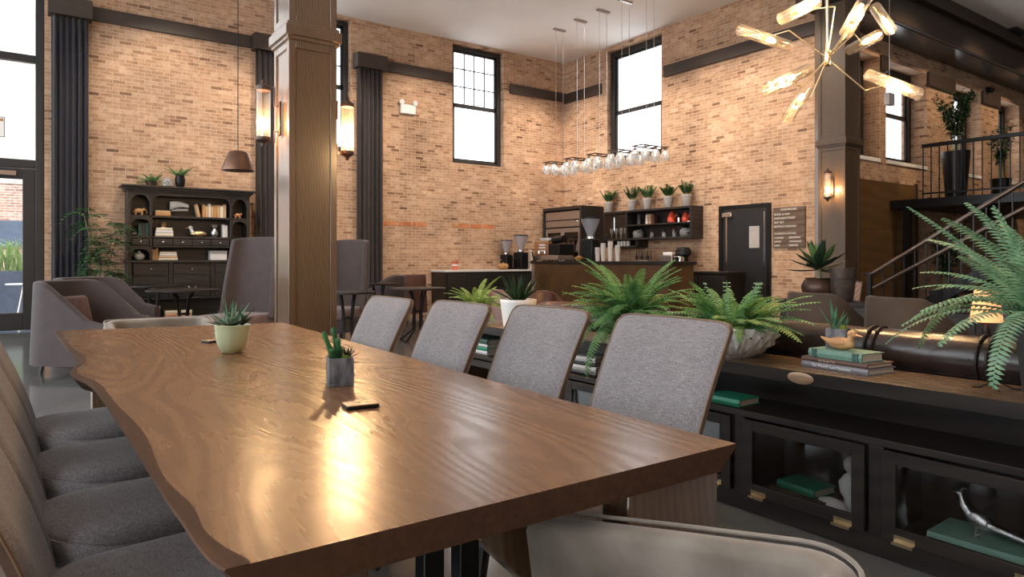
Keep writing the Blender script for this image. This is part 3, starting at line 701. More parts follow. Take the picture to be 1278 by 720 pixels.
# ================================================================== CONSOLE
CX0,CX1,CY0,CY1,CT = 2.66,3.02,.12,4.78,.68
cs=thing('sofa_console','long black wooden console with brown top and flip-up glass doors','console',(CX0,2.45,0)); oy=-2.45
def cb(x0,x1,y0,y1,z0,z1): return MB().box(x0-CX0,x1-CX0,y0+oy,y1+oy,z0,z1)
cb(CX0,CX1,CY0,CY1,CT-.055,CT).build('console_top', M['console_top'], cs, bevel=.004)
cb(CX0+.003,CX0+.022,CY0,CY1,CT-.054,CT-.001).build('top_edge', M['black_wood'], cs).location.x=-.006
cb(CX0+.02,CX1,CY0+.02,CY1-.02,.43,.46).build('shelf', M['black_wood'], cs, bevel=.003)
cb(CX1-.02,CX1,CY0+.02,CY1-.02,.05,CT-.055).build('back_panel', M['black_wood'], cs)
for y in (CY0,CY1-.05): cb(CX0+.02,CX1-.021,y,y+.05,.0,CT-.055).build('end_panel', M['black_wood'], cs, bevel=.003)
cb(CX0+.03,CX1-.021,CY0+.05,CY1-.05,.0,.085).build('plinth', M['black_wood'], cs, bevel=.003)
for k in range(8):
    yc=.09+.62*k+.0
    if CY0+.06<yc<CY1-.06: cb(CX0+.02,CX1-.021,yc-.03,yc+.03,.085,.43).build('divider', M['black_wood'], cs, bevel=.003)
    if CY0+.06<yc<CY1-.06 and k in (4,6): cb(CX0+.06,CX1-.021,yc-.02,yc+.02,.46,CT-.055).build('support', M['black_wood'], cs, bevel=.003)
for k in range(7):
    y0=.125+.62*k; y1=y0+.555; m=MB(); 
    if y0<CY0: continue
    z0,z1=.09,.425; fw=.052
    for (a,b_,c,d) in ((y0,y0+fw,z0,z1),(y1-fw,y1,z0,z1),(y0+fw,y1-fw,z0,z0+fw),(y0+fw,y1-fw,z1-fw*.9,z1)): m.box(0,.02,a+oy,b_+oy,c,d)
    o=m.build('door', M['black_wood'], cs, bevel=.002)
    MB().box(.008,.012,y0+fw+oy,y1-fw+oy,z0+fw,z1-fw*.9).build('glass_pane', M['glass_dark'], o)
    for yy in (y0+.055,y1-.115):
        hm=MB().box(-.022,.0,yy-.008+oy,yy+.068+oy,z0+.004,z0+.008).box(-.024,-.020,yy-.008+oy,yy+.068+oy,z0-.004,z0+.008).box(-.003,.0,yy-.008+oy,yy+.068+oy,z0+.008,z0+.028); tag(hm.build('handle', M['gold'], o),'brass tab handle')
bd=P(1000,471,X=CX0); bm_=MB().lathe([(.001,0),(.03,0),(.034,.003),(.028,.006),(.001,.005)],28,axis=(-1,0,0)); o=bm_.build('badge', M['badge'], cs, smooth=True); o.location=(-.004,bd.y+oy,CT-.028); o.scale=(1,1.75,.74); tag(o,'oval brass badge')

# ---------------- books
def book(label, loc, size, rz, cover, cat='book', name='book', upright=False, group=None, bands=0, title=None, tmat=None, pages=None):
    """length (spine, local y) x width (x) x thickness (z); spine on local -x"""
    l,w,h=size; t=thing(name,label,cat,loc,rz,group); c=.0035
    m=MB().box(0,w,-l/2,l/2,0,c).box(0,w,-l/2,l/2,h-c,h)
    m.loops([[(-.006+.006*abs(math.cos(a)),y,h/2-h/2*math.cos(a)*1.0) for a in [PI*i/6 for i in range(7)]]+[(c,y,h),(c,y,0)] for y in (-l/2,l/2)])
    m.build('cover', cover, t, smooth=True, ang=35)
    MB().box(c,w-.006,-l/2+.006,l/2-.006,c,h-c).build('page_block', pages or M['pages'], t)
    for k in range(bands):
        yy=(-.42,-.36,.36,.40)[k]*l; MB().box(-.0075,.0,yy-.006,yy+.006,.002,h-.001).build('spine_band', M['ink'], t)
    if title:
        cu=bpy.data.curves.new('spine_title','FONT'); cu.body=title[0]; cu.size=title[1]; cu.extrude=.0004; cu.align_x='LEFT'; cu.align_y='CENTER'
        cu.materials.append(tmat or M['letter']); o=bpy.data.objects.new('spine_title',cu); COL.objects.link(o); o.parent=t
        o.location=(-.0075,title[2]*l,h/2); o.rotation_euler=(R(90),0,R(-90))
    return t
# stack with the duck on the console top
RB=R(4)
bp_=P(1010,457,Z=CT)
by=(P(1000,458,X=2.79).y+P(1107,465,X=2.79).y)/2
b0=P(1053,462,Z=CT+.0)
def at(px,py,z,dx=0,dy=0): v=P(px,py,Z=z); return (v.x+dx,v.y+dy,z)
s0=at(1001,456,CT); s1=at(1084,469,CT); cy=(s0[1]+s1[1])/2; cx=(s0[0]+s1[0])/2; ang=math.atan2(s0[0]-s1[0],s0[1]-s1[1]); L0=math.hypot(s0[0]-s1[0],s0[1]-s1[1])
rz_=-ang
book('grey hardback The World’s Last Mysteries, bottom of the duck’s stack',(cx,cy,CT),(L0,.185,.024),rz_,M['grey_book'],title=("The World's Last Mysteries",.0165,.33))
book('thin brown hardback in the middle of the duck’s stack',(cx-.001,cy+.002,CT+.0245),(L0*.99,.178,.020),rz_,M['brown_book'],title=("Our Family Tree",.012,.22),tmat=M['lettercream'])
book('sage green clothbound book under the carved duck',(cx+.012,cy+.003,CT+.045),(L0*.80,.15,.036),rz_,M['green_book'],bands=4)
dt=thing('duck_decoy','small carved wooden duck sitting on the green book','duck figurine',(cx+.075,cy+.01,CT+.0815),R(-90)+rz_)
# duck: front = local +x
MB().ball((0,0,.027),(.062,.030,.027),20,12).loops([[Vector((-.045-.05*k,0,.026+.02*k))+Vector((0,.022*(1-k*.75)*math.cos(a),.016*(1-k*.8)*math.sin(a))) for a in [2*PI*i/10 for i in range(10)]] for k in (0,.5,1)]).tube([(.035,0,.035),(.046,0,.052),(.048,0,.066)],[.020,.014,.014],12).ball((.052,0,.072),(.021,.016,.017),14,10).build('body', M['duck'], dt, smooth=True, ang=80)
MB().loops([[Vector((.066+.034*k,.010*(1-.3*k)*math.cos(a),.069-.004*k+.006*(1-.5*k)*math.sin(a))) for a in [2*PI*i/8 for i in range(8)]] for k in (0,.4,.8,1)]).build('bill', M['bill'], dt, smooth=True)
for s in (-1,1):
    MB().ball((-.006,.026*s,.034),(.043,.008,.016),14,8).build('wing', M['duck'], dt, smooth=True); MB().ball((.058,.0145*s,.077),.0028,8,6).build('eye', M['black'], dt)
def square_pot(label, loc, w, h, rz, mat, name='succulent_pot'):
    t=thing(name,label,'plant',loc,rz); e=.008; a=w/2
    m=MB().box(-a,a,-a,a,0,.01).box(-a,-a+e,-a,a,.01,h).box(a-e,a,-a,a,.01,h).box(-a+e,a-e,-a,-a+e,.01,h).box(-a+e,a-e,a-e,a,.01,h); m.build('pot', mat, t, bevel=.0015)
    MB().box(-a+e,a-e,-a+e,a-e,.01,h-.008).build('soil', M['soil'], t); return t
# square slate pot behind the stack
q=P(1038,418,X=2.90); t=square_pot('dark square pot of blue green succulents behind the duck',(2.945,P(1046,440,X=2.945).y,CT),.085,.165,R(15),M['slate'])
for (a,l,e,w) in ((2.5,.13,1.0,.016),(1.9,.15,1.25,.018),(1.2,.14,1.4,.017),(3.0,.12,.75,.015),(.4,.12,.9,.015),(5.6,.11,.8,.014),(4.2,.10,1.1,.014)):
    m=MB(); blade(m,(-.014,.010,.158),a+1.0,l,e,e+.1,w,.4); m.build('leaf', M['rosette'] if 0 else M['succ'], t, smooth=True)
for i in range(9):
    m=MB(); blade(m,(.02,-.02,.158),i*.7,.065,.5+.09*i,.6+.09*i,.010,.4); m.build('spiky_leaf', M['succ'], t, smooth=True)
MB().ball((-.005,-.022,.164),(.022,.02,.016),12,8).build('moss', M['moss'], t, smooth=True)
# white fluted bowl of ferns
bw=fern('low white fluted bowl overflowing with mixed green ferns on the console',(2.84,2.08,CT),
    [(.10,0),(.105,.008),(.15,.03),(.205,.075),(.228,.115),(.232,.142),(.226,.148),(.218,.142),(.20,.11)],M['whitepot'],.20,.12,M['fern'],40,.34,.062,e0=(.15,1.3),e1=(-1.0,.35),n=22,spread=.09,
    n_=0) if 0 else None
def bowl():
    t=thing('fern_bowl','low white fluted bowl overflowing with mixed green ferns on the console','plant',(2.84,2.10,CT))
    MB().lathe([(.10,0),(.105,.008),(.15,.025),(.198,.065),(.220,.105),(.225,.142),(.219,.148),(.211,.142),(.195,.11)],180,flute=20,amp=-.15,twist=.5).build('pot', M['whitepot'], t, smooth=True, ang=60)
    MB().lathe([(.19,.10),(.19,.112),(.001,.13)],24).build('soil', M['soil'], t)
    for i in range(110):
        az=i*2.39996+rnd.uniform(-.3,.3); f=rnd.random(); rr=rnd.uniform(.02,.13); m=MB()
        frond(m,(rr*math.cos(az),rr*math.sin(az),.12),az+rnd.uniform(-.5,.5),rnd.uniform(.20,.35),.45+1.05*f,-.75+1.15*f,rnd.uniform(.035,.05),20); m.build('frond', M['fern'] if i%4 else M['fern_lime'], t, fix=False)
    for i in range(6):   # taller sprigs with round leaflets
        a=rnd.uniform(0,6.28); m=MB(); b_=Vector((.06*math.cos(a),.06*math.sin(a),.12)); top=b_+Vector((.08*math.cos(a),.08*math.sin(a),.24)); m.tube([b_,(b_+top)/2+Vector((0,0,.02)),top],.002,4)
        for k in range(9):
            q_=b_.lerp(top,.3+.08*k)
            for s in (-1,1): m.ball(q_+Vector((.012*s*math.sin(a),-.012*s*math.cos(a),.005)),(.009,.009,.004),6,4)
        m.build('sprig', M['fern_blue'], t, smooth=True)
    return t
bowl()
# big boston fern spilling over the console front
ex=[(PI-.35,.74,.75,-1.45,.058),(PI-.6,.66,.6,-1.4,.055),(PI-.15,.66,.65,-1.45,.055),(PI+.55,.62,.35,-1.35,.055),(PI+.25,.58,.4,-1.35,.055),(PI+.85,.55,.3,-1.3,.05),(PI-.1,.48,.5,-1.3,.05),(PI+1.3,.42,.4,-.9,.05)]
ft=fern('large bushy fern on the console, one frond hanging between two chairs',(2.83,2.78,CT),pot_lathe(.085,.12,.16),M['darkpot'],.10,.13,M['fern'],80,.43,.056,e0=(.35,1.5),e1=(-1.1,.5),n=26,extra=ex)
m=MB()
for i in range(20): frond(m,(.02*math.cos(i),.02*math.sin(i)+.06,.13),1.0+i*.13+rnd.uniform(-.3,.3),rnd.uniform(.28,.42),rnd.uniform(.4,1.2),rnd.uniform(-.6,.3),.045,18)
m.build('lacy_fronds', M['fern_lime'], ft, fix=False)
# aloe in white ribbed pot and lime fern at the far end
t=potted('white ribbed pot of dark aloe near the far end of the console','aloe_pot',(2.86,P(647,390,X=2.86).y,CT),pot_lathe(.105,.128,.185),M['whitepot'],.115,.17,M['moss'],n=96,flute=40,amp=.03)
for i in range(20):
    a=i*2.4; k=i/20; m=MB(); blade(m,(.02*math.cos(a),.02*math.sin(a),.165),a,.24-.03*k,.55+.85*k,.2+1.2*k if i%3 else 1.3,.026,.4,7); m.build('leaf', M['leaf_dark'], t, smooth=True)
fern('lime green fern in a dark pot at the far end of the console',(2.86,P(594,390,X=2.86).y,CT),pot_lathe(.07,.09,.13),M['darkpot'],.075,.11,M['fern_lime'],44,.30,.040,e0=(.3,1.45),e1=(-1.1,.5),n=18)
# big fern in the charcoal planter, right edge
exr=[]
def dirto(px,py,base,d):
    v=P(px,py,d=d)-Vector(base); return v
rb=(2.93,.845,CT)
t=potted('tall charcoal planter of long-fronded fern at the right edge','potted_fern',rb,pot_lathe(.085,.11,.265),M['darkpot'],.095,.24)
specs=[(1150,395,2.5,.9,-.9),(1143,252,2.75,.95,-.10),(1245,482,2.2,.8,-1.45),(1160,340,2.75,.9,-.5),(1165,300,2.95,1.0,-.25),(1185,270,2.3,1.15,.1),(1215,255,2.7,1.3,.35),(1155,440,2.85,.9,-1.15),(1205,320,2.3,.9,-.3),(1250,250,2.4,1.4,.7)]
for (px,py,d,e0,e1) in specs:
    base=Vector(rb)+Vector((0,0,.24)); tip=P(px,py,d=d); v=tip-base; az=math.atan2(v.y,v.x)
    # length and starting elevation so the tip comes out where it should
    best=None
    for a0 in [x*.1 for x in range(-2,15)]:
        for a1 in [x*.1 for x in range(-15,13)]:
            if a1>a0: continue
            hx=hz=0
            for i in range(20): e=a0+(a1-a0)*((i+.5)/20)**.85; hx+=math.cos(e)/20; hz+=math.sin(e)/20
            H=math.hypot(v.x,v.y); l=H/max(hx,.05); err=abs(l*hz-v.z)+abs(a0-e0)*.15+abs(a1-e1)*.12
            if best is None or err<best[0]: best=(err,a0,a1,l)
    m=MB(); frond(m,(.03*math.cos(az),.03*math.sin(az),.24),az,best[3],best[1],best[2],.058,38,taper=.45); m.build('frond', M['fern_blue'], t, fix=False)
for i in range(26):
    az=i*2.39996; f=rnd.random(); m=MB(); frond(m,(.03*math.cos(az),.03*math.sin(az),.24),az,rnd.uniform(.32,.55),.5+.9*f,-1.0+1.5*f,.055,30); m.build('frond', M['fern_blue'], t, fix=False)
# black easel foot standing in front of the planter
e_=thing('wire_stand','small black wire foot on the console under the hanging frond','stand',(P(1243,485,Z=CT).x,P(1243,485,Z=CT).y,CT))
for a in (0.4,2.2,3.6,5.2): MB().tube([(0,0,.03),(.05*math.cos(a),.05*math.sin(a),.004),(.075*math.cos(a),.075*math.sin(a),.003)],.003,6).build('foot', M['black'], e_)
MB().tube([(0,0,.02),(0,0,.075)],.004,6).build('stem', M['black'], e_)

# ---------------- books and ornaments on the open shelf and in the cabinets
SH=.461
v=P(905,497,X=2.74); book('emerald hardback lying on the open shelf beside the nearest chair',(2.715,v.y,SH),(.20,.16,.032),0,M['emerald'])
v=P(735,455,X=2.76); z=SH
for k,(c,h,l) in enumerate((('black_book',.025,'black book at the bottom of the shelf stack behind the hanging frond'),('white_book',.03,'white book second in the shelf stack behind the hanging frond'),('black_book',.02,'thin black book third in the shelf stack behind the hanging frond'),('white_book',.03,'pale book on top of the shelf stack behind the hanging frond'))):
    book(l,(2.72+.004*k,v.y+.006*k,z),(.22-.01*k,.16,h),R(2*k),M[c]); z+=h+.0008
v=P(600,438,X=2.76); z=SH
for k,(c,h,l) in enumerate((('white_book',.025,'cream book at the bottom of the far shelf stack'),('emerald',.025,'green book in the middle of the far shelf stack'),('white_book',.02,'pale book under the top one of the far shelf stack'),('darkgreen',.035,'dark green book on top of the far shelf stack'))):
    book(l,(2.72+.004*k,v.y,z),(.30-.01*k,.18,h),0,M[c]); z+=h+.0008
# cabinet 1
zc=.0858; yc=P(1003,620,X=2.79).y
book('worn grey brown book under the emerald one behind the left cabinet glass',(2.735,yc,zc),(.27,.17,.045),R(-3),M['grey_book'] if 0 else M['brown_book'],bands=3)
book('emerald book lying on a brown book behind the left cabinet glass',(2.745,yc+.012,zc+.046),(.19,.145,.033),R(-6),M['emerald'])
t=thing('marble_figurine','white marble figurine behind the left cabinet glass','figurine',(2.82,P(1057,630,X=2.82).y-.02,zc))
MB().lathe([(.055,0),(.055,.02),(.03,.03),(.028,.06),(.045,.09),(.05,.13),(.03,.16),(.015,.17),(.03,.19),(.032,.215),(.015,.24),(.001,.245)],14).build('torso', M['marble'], t, smooth=True)
MB().ball((-.05,.06,.03),(.04,.07,.03),12,8).build('drapery', M['marble'], t, smooth=True)
# cabinet 2
yc=P(1230,665,X=2.80).y
book('large pale teal book at the bottom behind the right cabinet glass',(2.715,yc-.04,zc),(.40,.22,.022),R(3),M['teal_book'])
book('large sage green book under the silver pheasant',(2.72,yc-.035,zc+.0225),(.385,.21,.042),R(2),M['teal_book'])
ph=thing('pheasant_figurine','silver pheasant with a long tail on the green books','bird figurine',(2.79,P(1215,655,X=2.79).y-.015,zc+.065),R(90)); ph.scale=(1.2,1.25,1.2)
MB().ball((0,0,.055),(.042,.020,.024),16,10,Matrix.Rotation(R(-24),3,'Y')).tube([(.022,0,.066),(.040,0,.088),(.044,0,.108),(.048,0,.118)],[.017,.012,.009,.010],10).ball((.050,0,.121),(.012,.009,.009),10,8).build('body', M['silver'], ph, smooth=True, ang=80)
MB().loops([[Vector((-.03-.17*k,0,.045-.032*k))+Vector((0,.018*(1-.85*k)*math.cos(a),.012*(1-.8*k)*math.sin(a))) for a in [2*PI*i/8 for i in range(8)]] for k in (0,.3,.7,1)]).build('tail', M['silver'], ph, smooth=True)
MB().loops([[Vector((.058+.014*k,.004*(1-.8*k)*math.cos(a),.12-.003*k+.004*(1-.8*k)*math.sin(a))) for a in [2*PI*i/6 for i in range(6)]] for k in (0,1)]).build('beak', M['silver'], ph)
MB().tube([(.046,0,.128),(.040,0,.138),(.03,0,.136)],[.004,.003,.001],6).build('crest', M['silver'], ph)
for s in (-1,1): MB().tube([(.0,.010*s,.04),(.004,.012*s,.014),(.0,.014*s,.004),(.02,.016*s,.002)],[.006,.003,.003,.002],6).build('leg', M['silver'], ph)

# ================================================================== LEATHER SOFA BEHIND THE CONSOLE
sf=thing('leather_sofa','long dark brown leather sofa with a bolster along its back','sofa',(3.55,2.0,0))
L2=(-1.75,1.75)
m=MB()
for (a,b_) in ((-1.75,.55),(.57,1.75)):
    m=MB(); mm=[(a,.02),(a+.03,.094),(a+.09,.10),(b_-.09,.10),(b_-.03,.094),(b_,.02)]
    m.lathe([(r_,z_) for (z_,r_) in mm],24,axis=(0,1,0)); o=m.build('bolster', M['leather'], sf, smooth=True, ang=60); o.location=(-.335,0,.735)
for y in (-.42,-.87,.56):
    for dy in (-.018,.018):
        MB().tube([(-.335+.108*math.cos(a),y+dy,.735+.108*math.sin(a)) for a in [2*PI*i/20 for i in range(21)]],.006,6,cap=False).build('strap', M['black_wood'], sf)
rbox(-.43,-.19,-1.72,1.72,.20,.645).build('back', M['leather'], sf, bevel=.03, segs=3)
for (a,b_) in ((-1.55,-.53),(-.51,.51),(.53,1.55)): rbox(-.20,.42,a,b_,.30,.46).build('seat_cushion', M['leather'], sf, bevel=.04, segs=4)
rbox(-.42,.42,-1.74,1.74,.10,.30).build('base', M['leather'], sf, bevel=.02)
for y in (-1.75,1.57): rbox(-.42,.42,y,y+.18,.12,.60).build('arm', M['leather'], sf, bevel=.05, segs=4)
for x in (-.36,.36):
    for y in (-1.6,1.6): MB().tube([(x,y,.11),(x,y,0)],[.03,.02],8).build('leg', M['black_wood'], sf)
# ================================================================== ITEMS ON THE TABLE
v=P(290,440,Z=TT); t=potted('pale green glazed pot of mixed succulents on the table','succulent_pot',(v.x+.0,v.y,TT),[(.036,0),(.045,.004),(.062,.04),(.070,.08),(.072,.112),(.074,.118),(.071,.121),(.067,.116),(.064,.10)],M['celadon'],.064,.105)
for i in range(20):
    a=i*2.4; m=MB(); blade(m,(.012*math.cos(a),.012*math.sin(a)+.01,.115),a,.085+.02*(i%3),.35+.065*i,.55+.05*i,.014,.35); m.build('spear_leaf', M['succ'] if i%3 else M['rosette'], t, smooth=True)
rs=MB()
for ring,(nn,l,e,zz) in enumerate(((10,.046,.20,.122),(8,.038,.6,.128),(6,.026,1.0,.132))):
    for i in range(nn): blade(rs,(-.022,-.03,zz),i*2*PI/nn+ring*.3,l,e,e+.4,.024,.25,4,wide=.6,tip=.3)
rs.build('rosette', M['rosette'], t, smooth=True)
for i in range(12):
    a=-.2+i*.35; m=MB(); blade(m,(.038,-.012,.115),a-1.8,.065,.3+.12*i,.5,.010,.4); m.build('dark_leaf', M['agave'], t, smooth=True)
for (a,l,e) in ((3.3,.075,.3),(3.8,.06,.5),(2.7,.06,.5)):
    m=MB(); blade(m,(-.045,.0,.122),a,l,e,.15,.014,.3); m.build('pale_leaf', M['rosette'], t, smooth=True)
v=P(420,481,Z=TT); t=square_pot('square slate pot of small cacti on the table centre',(v.x+.015,v.y+.01,TT),.078,.088,R(-14),M['slate'],'cactus_pot')
for (x,y,dx,dy,h,r) in ((-.018,.006,-.030,.012,.088,.0085),(-.002,.018,-.014,.016,.098,.009),(.004,-.002,-.012,0,.068,.009),(-.02,-.016,-.008,-.006,.038,.012)):
    m=MB(); b_=Vector((x,y,.078)); e=b_+Vector((dx,dy,h)); k=8
    vs=[]
    pts=[b_.lerp(e,i/k) for i in range(k+1)]
    m.tube(pts+[e+Vector((dx,dy,h))*.05],[r*(.9+.1*math.sin(i*2)) for i in range(k+1)]+[r*.3],10)
    for i in range(1,k*2):
        for q in range(6):
            a=q*PI/3+i*.5; c=b_.lerp(e,i/(2*k)); m.tube([c+Vector((math.cos(a),math.sin(a),0))*r*.8,c+Vector((math.cos(a),math.sin(a),.1))*r*1.45],[.0012,.0002],3,cap=False)
    m.build('cactus_stem', M['cactus'], t, smooth=True, ang=80)
for i in range(11):
    a=i*2.4; m=MB(); blade(m,(.022,.004,.078),a,.050,.45+.08*i,.5+.08*i,.009,.4); m.build('spiky_leaf', M['leaf_dark'], t, smooth=True)
MB().ball((.016,-.02,.084),(.016,.015,.013),12,8).build('moss', M['moss'], t, smooth=True)
for (px,py,rz,l) in ((450,508,R(-8),'wooden cased power bank lying by the cactus pot'),(266,427,R(25),'wooden cased power bank lying by the green pot')):
    v=P(px,py,Z=TT); t=thing('power_bank',l,'charger',(v.x,v.y,TT+.0005),rz)
    rbox(-.044,.044,-.030,.030,0,.010).build('case', M['black'], t, bevel=.002); rbox(-.043,.043,-.029,.029,.010,.0115).build('wood_face', M['wood_phone'], t)
    rbox(-.012,.0,-.004,.004,.0115,.0122).build('mark', M['black'], t); rbox(.014,.022,-.004,.004,.0115,.0122).build('mark', M['black'], t)

# ================================================================== LOUNGE: WING CHAIRS, CLUB CHAIRS, ROUND TABLES
def wing_chair(label, loc, rz):
    t=thing('wing_chair',label,'armchair',loc,rz,'high-backed mauve wing chairs'); w=.78; zt=1.45
    def bk(off):
        def fn(u,v):
            y=(u-.5)*w*(1-.13*v*v); z=.40+(zt-.40)*v-.035*(abs(u-.5)*2)**5*v
            x=-.34-.10*v+off+.24*(abs(u-.5)*2)**6*(1-.35*v)
            return (x,y,z)
        return fn
    MB().grid(bk(0),22,14).build('backrest', M['mauve'], t, smooth=True, solid=.085, bevel=.02, ang=70)
    rbox(-.36,.36,-.35,.35,.30,.46).build('seat_cushion', M['mauve_lite'], t, bevel=.04, segs=4)
    rbox(-.38,.34,-.35,.35,.12,.30).build('seat_base', M['mauve'], t, bevel=.02)
    for sx in (-.32,.3):
        for sy in (-.3,.3): MB().tube([(sx,sy,.13),(sx,sy,0)],[.022,.015],8).build('leg', M['black_wood'], t)
    return t
FW=math.atan2(CA,SA); RT=FW-PI/2    # directions away from the viewer and to the right
v=P(299,340,d=8.7); wing_chair('high-backed mauve wing chair just left of the panelled column',(v.x,v.y,0),FW+PI-.3)
v=P(418,340,d=9.9); wing_chair('high-backed mauve wing chair half hidden behind the panelled column',(v.x,v.y,0),FW+PI-.35)
v=P(118,400,d=7.15); club_chair('mauve velvet club chair with a brown pillow, nearest the glazed door',(v.x,v.y,0),RT-.1,M['mauve'],pillow=M['pillow'],seatmat=M['mauve_lite'],w=.76,dp=.86,hb=.93,ha=.50)
v=P(130,390,d=8.35); club_chair('mauve velvet club chair behind the one with a pillow',(v.x,v.y,0),RT-.25,M['mauve'],seatmat=M['mauve_lite'],w=.8,dp=.80,hb=.93,ha=.56)
v=P(474,360,d=12.6); club_chair('mauve low-backed club chair under the brown black curtain',(v.x,v.y,0),RT+PI+.2,M['mauve'],seatmat=M['mauve_lite'],w=.8,dp=.8,hb=.86,ha=.55)
v=P(503,365,d=13.6); club_chair('dark velvet club chair behind the round tables by the brick wall',(v.x,v.y,0),RT+PI-.4,M['maroon'],w=.7,dp=.72,hb=.86,ha=.6)
v=P(470,400,d=10.8); 
t=thing('pouf','grey mauve upholstered pouf seat beyond the second dining chair','stool',(v.x+.05,v.y,0)); MB().lathe([(.22,0),(.25,.03),(.27,.2),(.27,.38),(.22,.45),(.001,.46)],24).build('cushion', M['mauve_lite'], t, smooth=True); MB().lathe([(.23,0),(.25,.0),(.25,.03),(.23,.03)],24).build('base', M['black_wood'], t)
def round_table(label, px, py, r, d=None):
    v=P(px,py,Z=.75) if d is None else P(px,py,d=d); t=thing('round_table',label,'table',(v.x,v.y,0),0,'black round cafe tables')
    MB().lathe([(r-.02,.722),(r,.728),(r,.745),(r-.006,.75),(.001,.75)],40).build('tabletop', M['black_wood'], t, smooth=True, ang=30)
    for k in range(4):
        a=k*PI/2+.5; c,s=math.cos(a),math.sin(a)
        MB().tube([(.30*r*c*1.2,.30*r*s*1.2,.72),(.10*c,.10*s,.62),(.065*c,.065*s,.40),(.075*c,.075*s,.16),(.62*r*c,.62*r*s,.02),(.75*r*c,.75*r*s,.0)],.016,8).build('leg', M['black'], t, smooth=True)
    MB().tube([(.075*math.cos(a),.075*math.sin(a),.42) for a in [2*PI*i/20 for i in range(21)]],.01,6,cap=False).build('ring', M['black'], t)
    return t
round_table('black round cafe table between the club chairs and the wing chair, nearer one',229,361,.46)
round_table('black round cafe table half hidden in front of the hutch drawers',192,355.5,.44)
round_table('black round cafe table standing alone before the brick wall',521,359,.40)
round_table('black round cafe table under the curtain behind a dining chair',472,353.5,.34)
round_table('black round cafe table against the column and wing chair',434,363.5,.34)

# ================================================================== HUTCH
HW,HD=1.96,.46; hx=2.38; hy=YL-.05-HD
ht=thing('hutch','charcoal open hutch with arched niches and rows of small drawers','hutch',(hx,hy,0))
H=MB(); a=HW/2
H.box(-a,-a+.05,.06,HD,1.14,2.30).box(a-.05,a,.06,HD,1.14,2.30)            # upper sides
H.box(-a+.33,-a+.37,.07,HD,1.14,2.30).box(a-.34,a-.30,.07,HD,1.14,2.30)     # posts
H.box(-a+.05,a-.05,HD-.03,HD,1.14,2.30).box(-a+.05,a-.05,.06,HD,2.27,2.30)
for z in (1.90,1.55): H.box(-a+.05,a-.05,.07,HD-.03,z-.035,z)
H.box(-a+.05,a-.05,.07,HD-.03,1.36,1.385)
H.build('upper_case', M['hutch'], ht, bevel=.004)
H=MB(); H.box(-a,-a+.06,0,HD,.0,1.10).box(a-.06,a,0,HD,0,1.10).box(-a+.06,a-.06,HD-.03,HD,.0,1.10).box(-a+.06,a-.06,.01,HD-.03,.47,.50).box(-a+.06,a-.06,.01,HD-.03,.06,.12).box(-a+.06,a-.06,.01,HD-.03,.86,.88)
H.box(-a-.03,a+.03,-.03,HD,1.10,1.14)
for x in (-.335,.335): H.box(x-.03,x+.03,.005,HD-.03,.50,1.10)
H.build('base_case', M['hutch'], ht, bevel=.004)
C=MB(); C.box(-a-.02,a+.02,.04,HD,2.30,2.33).box(-a-.05,a+.05,.01,HD,2.33,2.365).box(-a-.09,a+.09,-.03,HD,2.365,2.40); C.build('crown', M['hutch'], ht, bevel=.006)
def arch(x0,x1,zs,zt,y0,y1,m):
    n=14; pts=[(x0,zt),(x0,zs)]
    r_=min(.12,(x1-x0)/2); 
    for i in range(n+1):
        q=PI-i*PI/2/n; pts.append((x0+r_+r_*math.cos(q)+.012,zs+min(r_,zt-zs-.03)*math.sin(q)))
    for i in range(n+1):
        q=PI/2-i*PI/2/n; pts.append((x1-r_+r_*math.cos(q)-.012,zs+min(r_,zt-zs-.03)*math.sin(q)))
    pts+=[(x1,zs),(x1,zt)]
    # split into quads so the concave outline stays clean
    inner=pts[1:-1]
    for p,q in zip(inner,inner[1:]):
        if abs(q[0]-p[0])<1e-6: continue
        m.add([(p[0],y0,p[1]),(q[0],y0,q[1]),(q[0],y0,zt),(p[0],y0,zt),(p[0],y1,p[1]),(q[0],y1,q[1]),(q[0],y1,zt),(p[0],y1,zt)],[(0,1,2,3),(7,6,5,4),(0,4,5,1),(1,5,6,2),(2,6,7,3),(3,7,4,0)])
for (x0,x1,z0,z1) in [(p,q,r_,s_) for (p,q) in ((-a+.05,-a+.33),(a-.30,a-.05)) for (r_,s_) in ((2.12,2.27),(1.76,1.865),(1.25,1.36))]+[(-a+.37,a-.34,2.14,2.27)]:
    A=MB(); arch(x0,x1,z0,z1,.06,.085,A); A.build('arch_trim', M['hutch'], ht)
def drawer(x0,x1,z0,z1,y,pull=False):
    d=MB().box(x0,x1,y-.012,y+.02,z0,z1); o=d.build('drawer', M['hutch'], ht, bevel=.004); xm,zm=(x0+x1)/2,(z0+z1)/2
    i=MB().box(x0+.025,x1-.025,y-.016,y-.012,z0+.025,z1-.025).build('drawer_panel', M['hutch'], o, bevel=.003)
    if pull: MB().tube([(xm-.06,y-.02,zm+.01),(xm-.05,y-.035,zm-.02),(xm,y-.04,zm-.03),(xm+.05,y-.035,zm-.02),(xm+.06,y-.02,zm+.01)],.006,6).build('bail_pull', M['chrome'], o)
    else: MB().ball((xm,y-.028,zm),.014,10,8).build('knob', M['chrome'], o)
drawer(-a+.06,-a+.32,1.395,1.505,.08); drawer(a-.29,a-.06,1.395,1.505,.08)
xs=[-a+.38+(HW-.73)*k/4 for k in range(5)]
for k in range(4): drawer(xs[k]+.006,xs[k+1]-.006,1.395,1.505,.08)
for (x0,x1) in ((-a+.08,-.375),(-.295,.295),(.375,a-.08)): 
    drawer(x0,x1,.885,1.09,.02); drawer(x0,x1,.51,.855,.02,True)
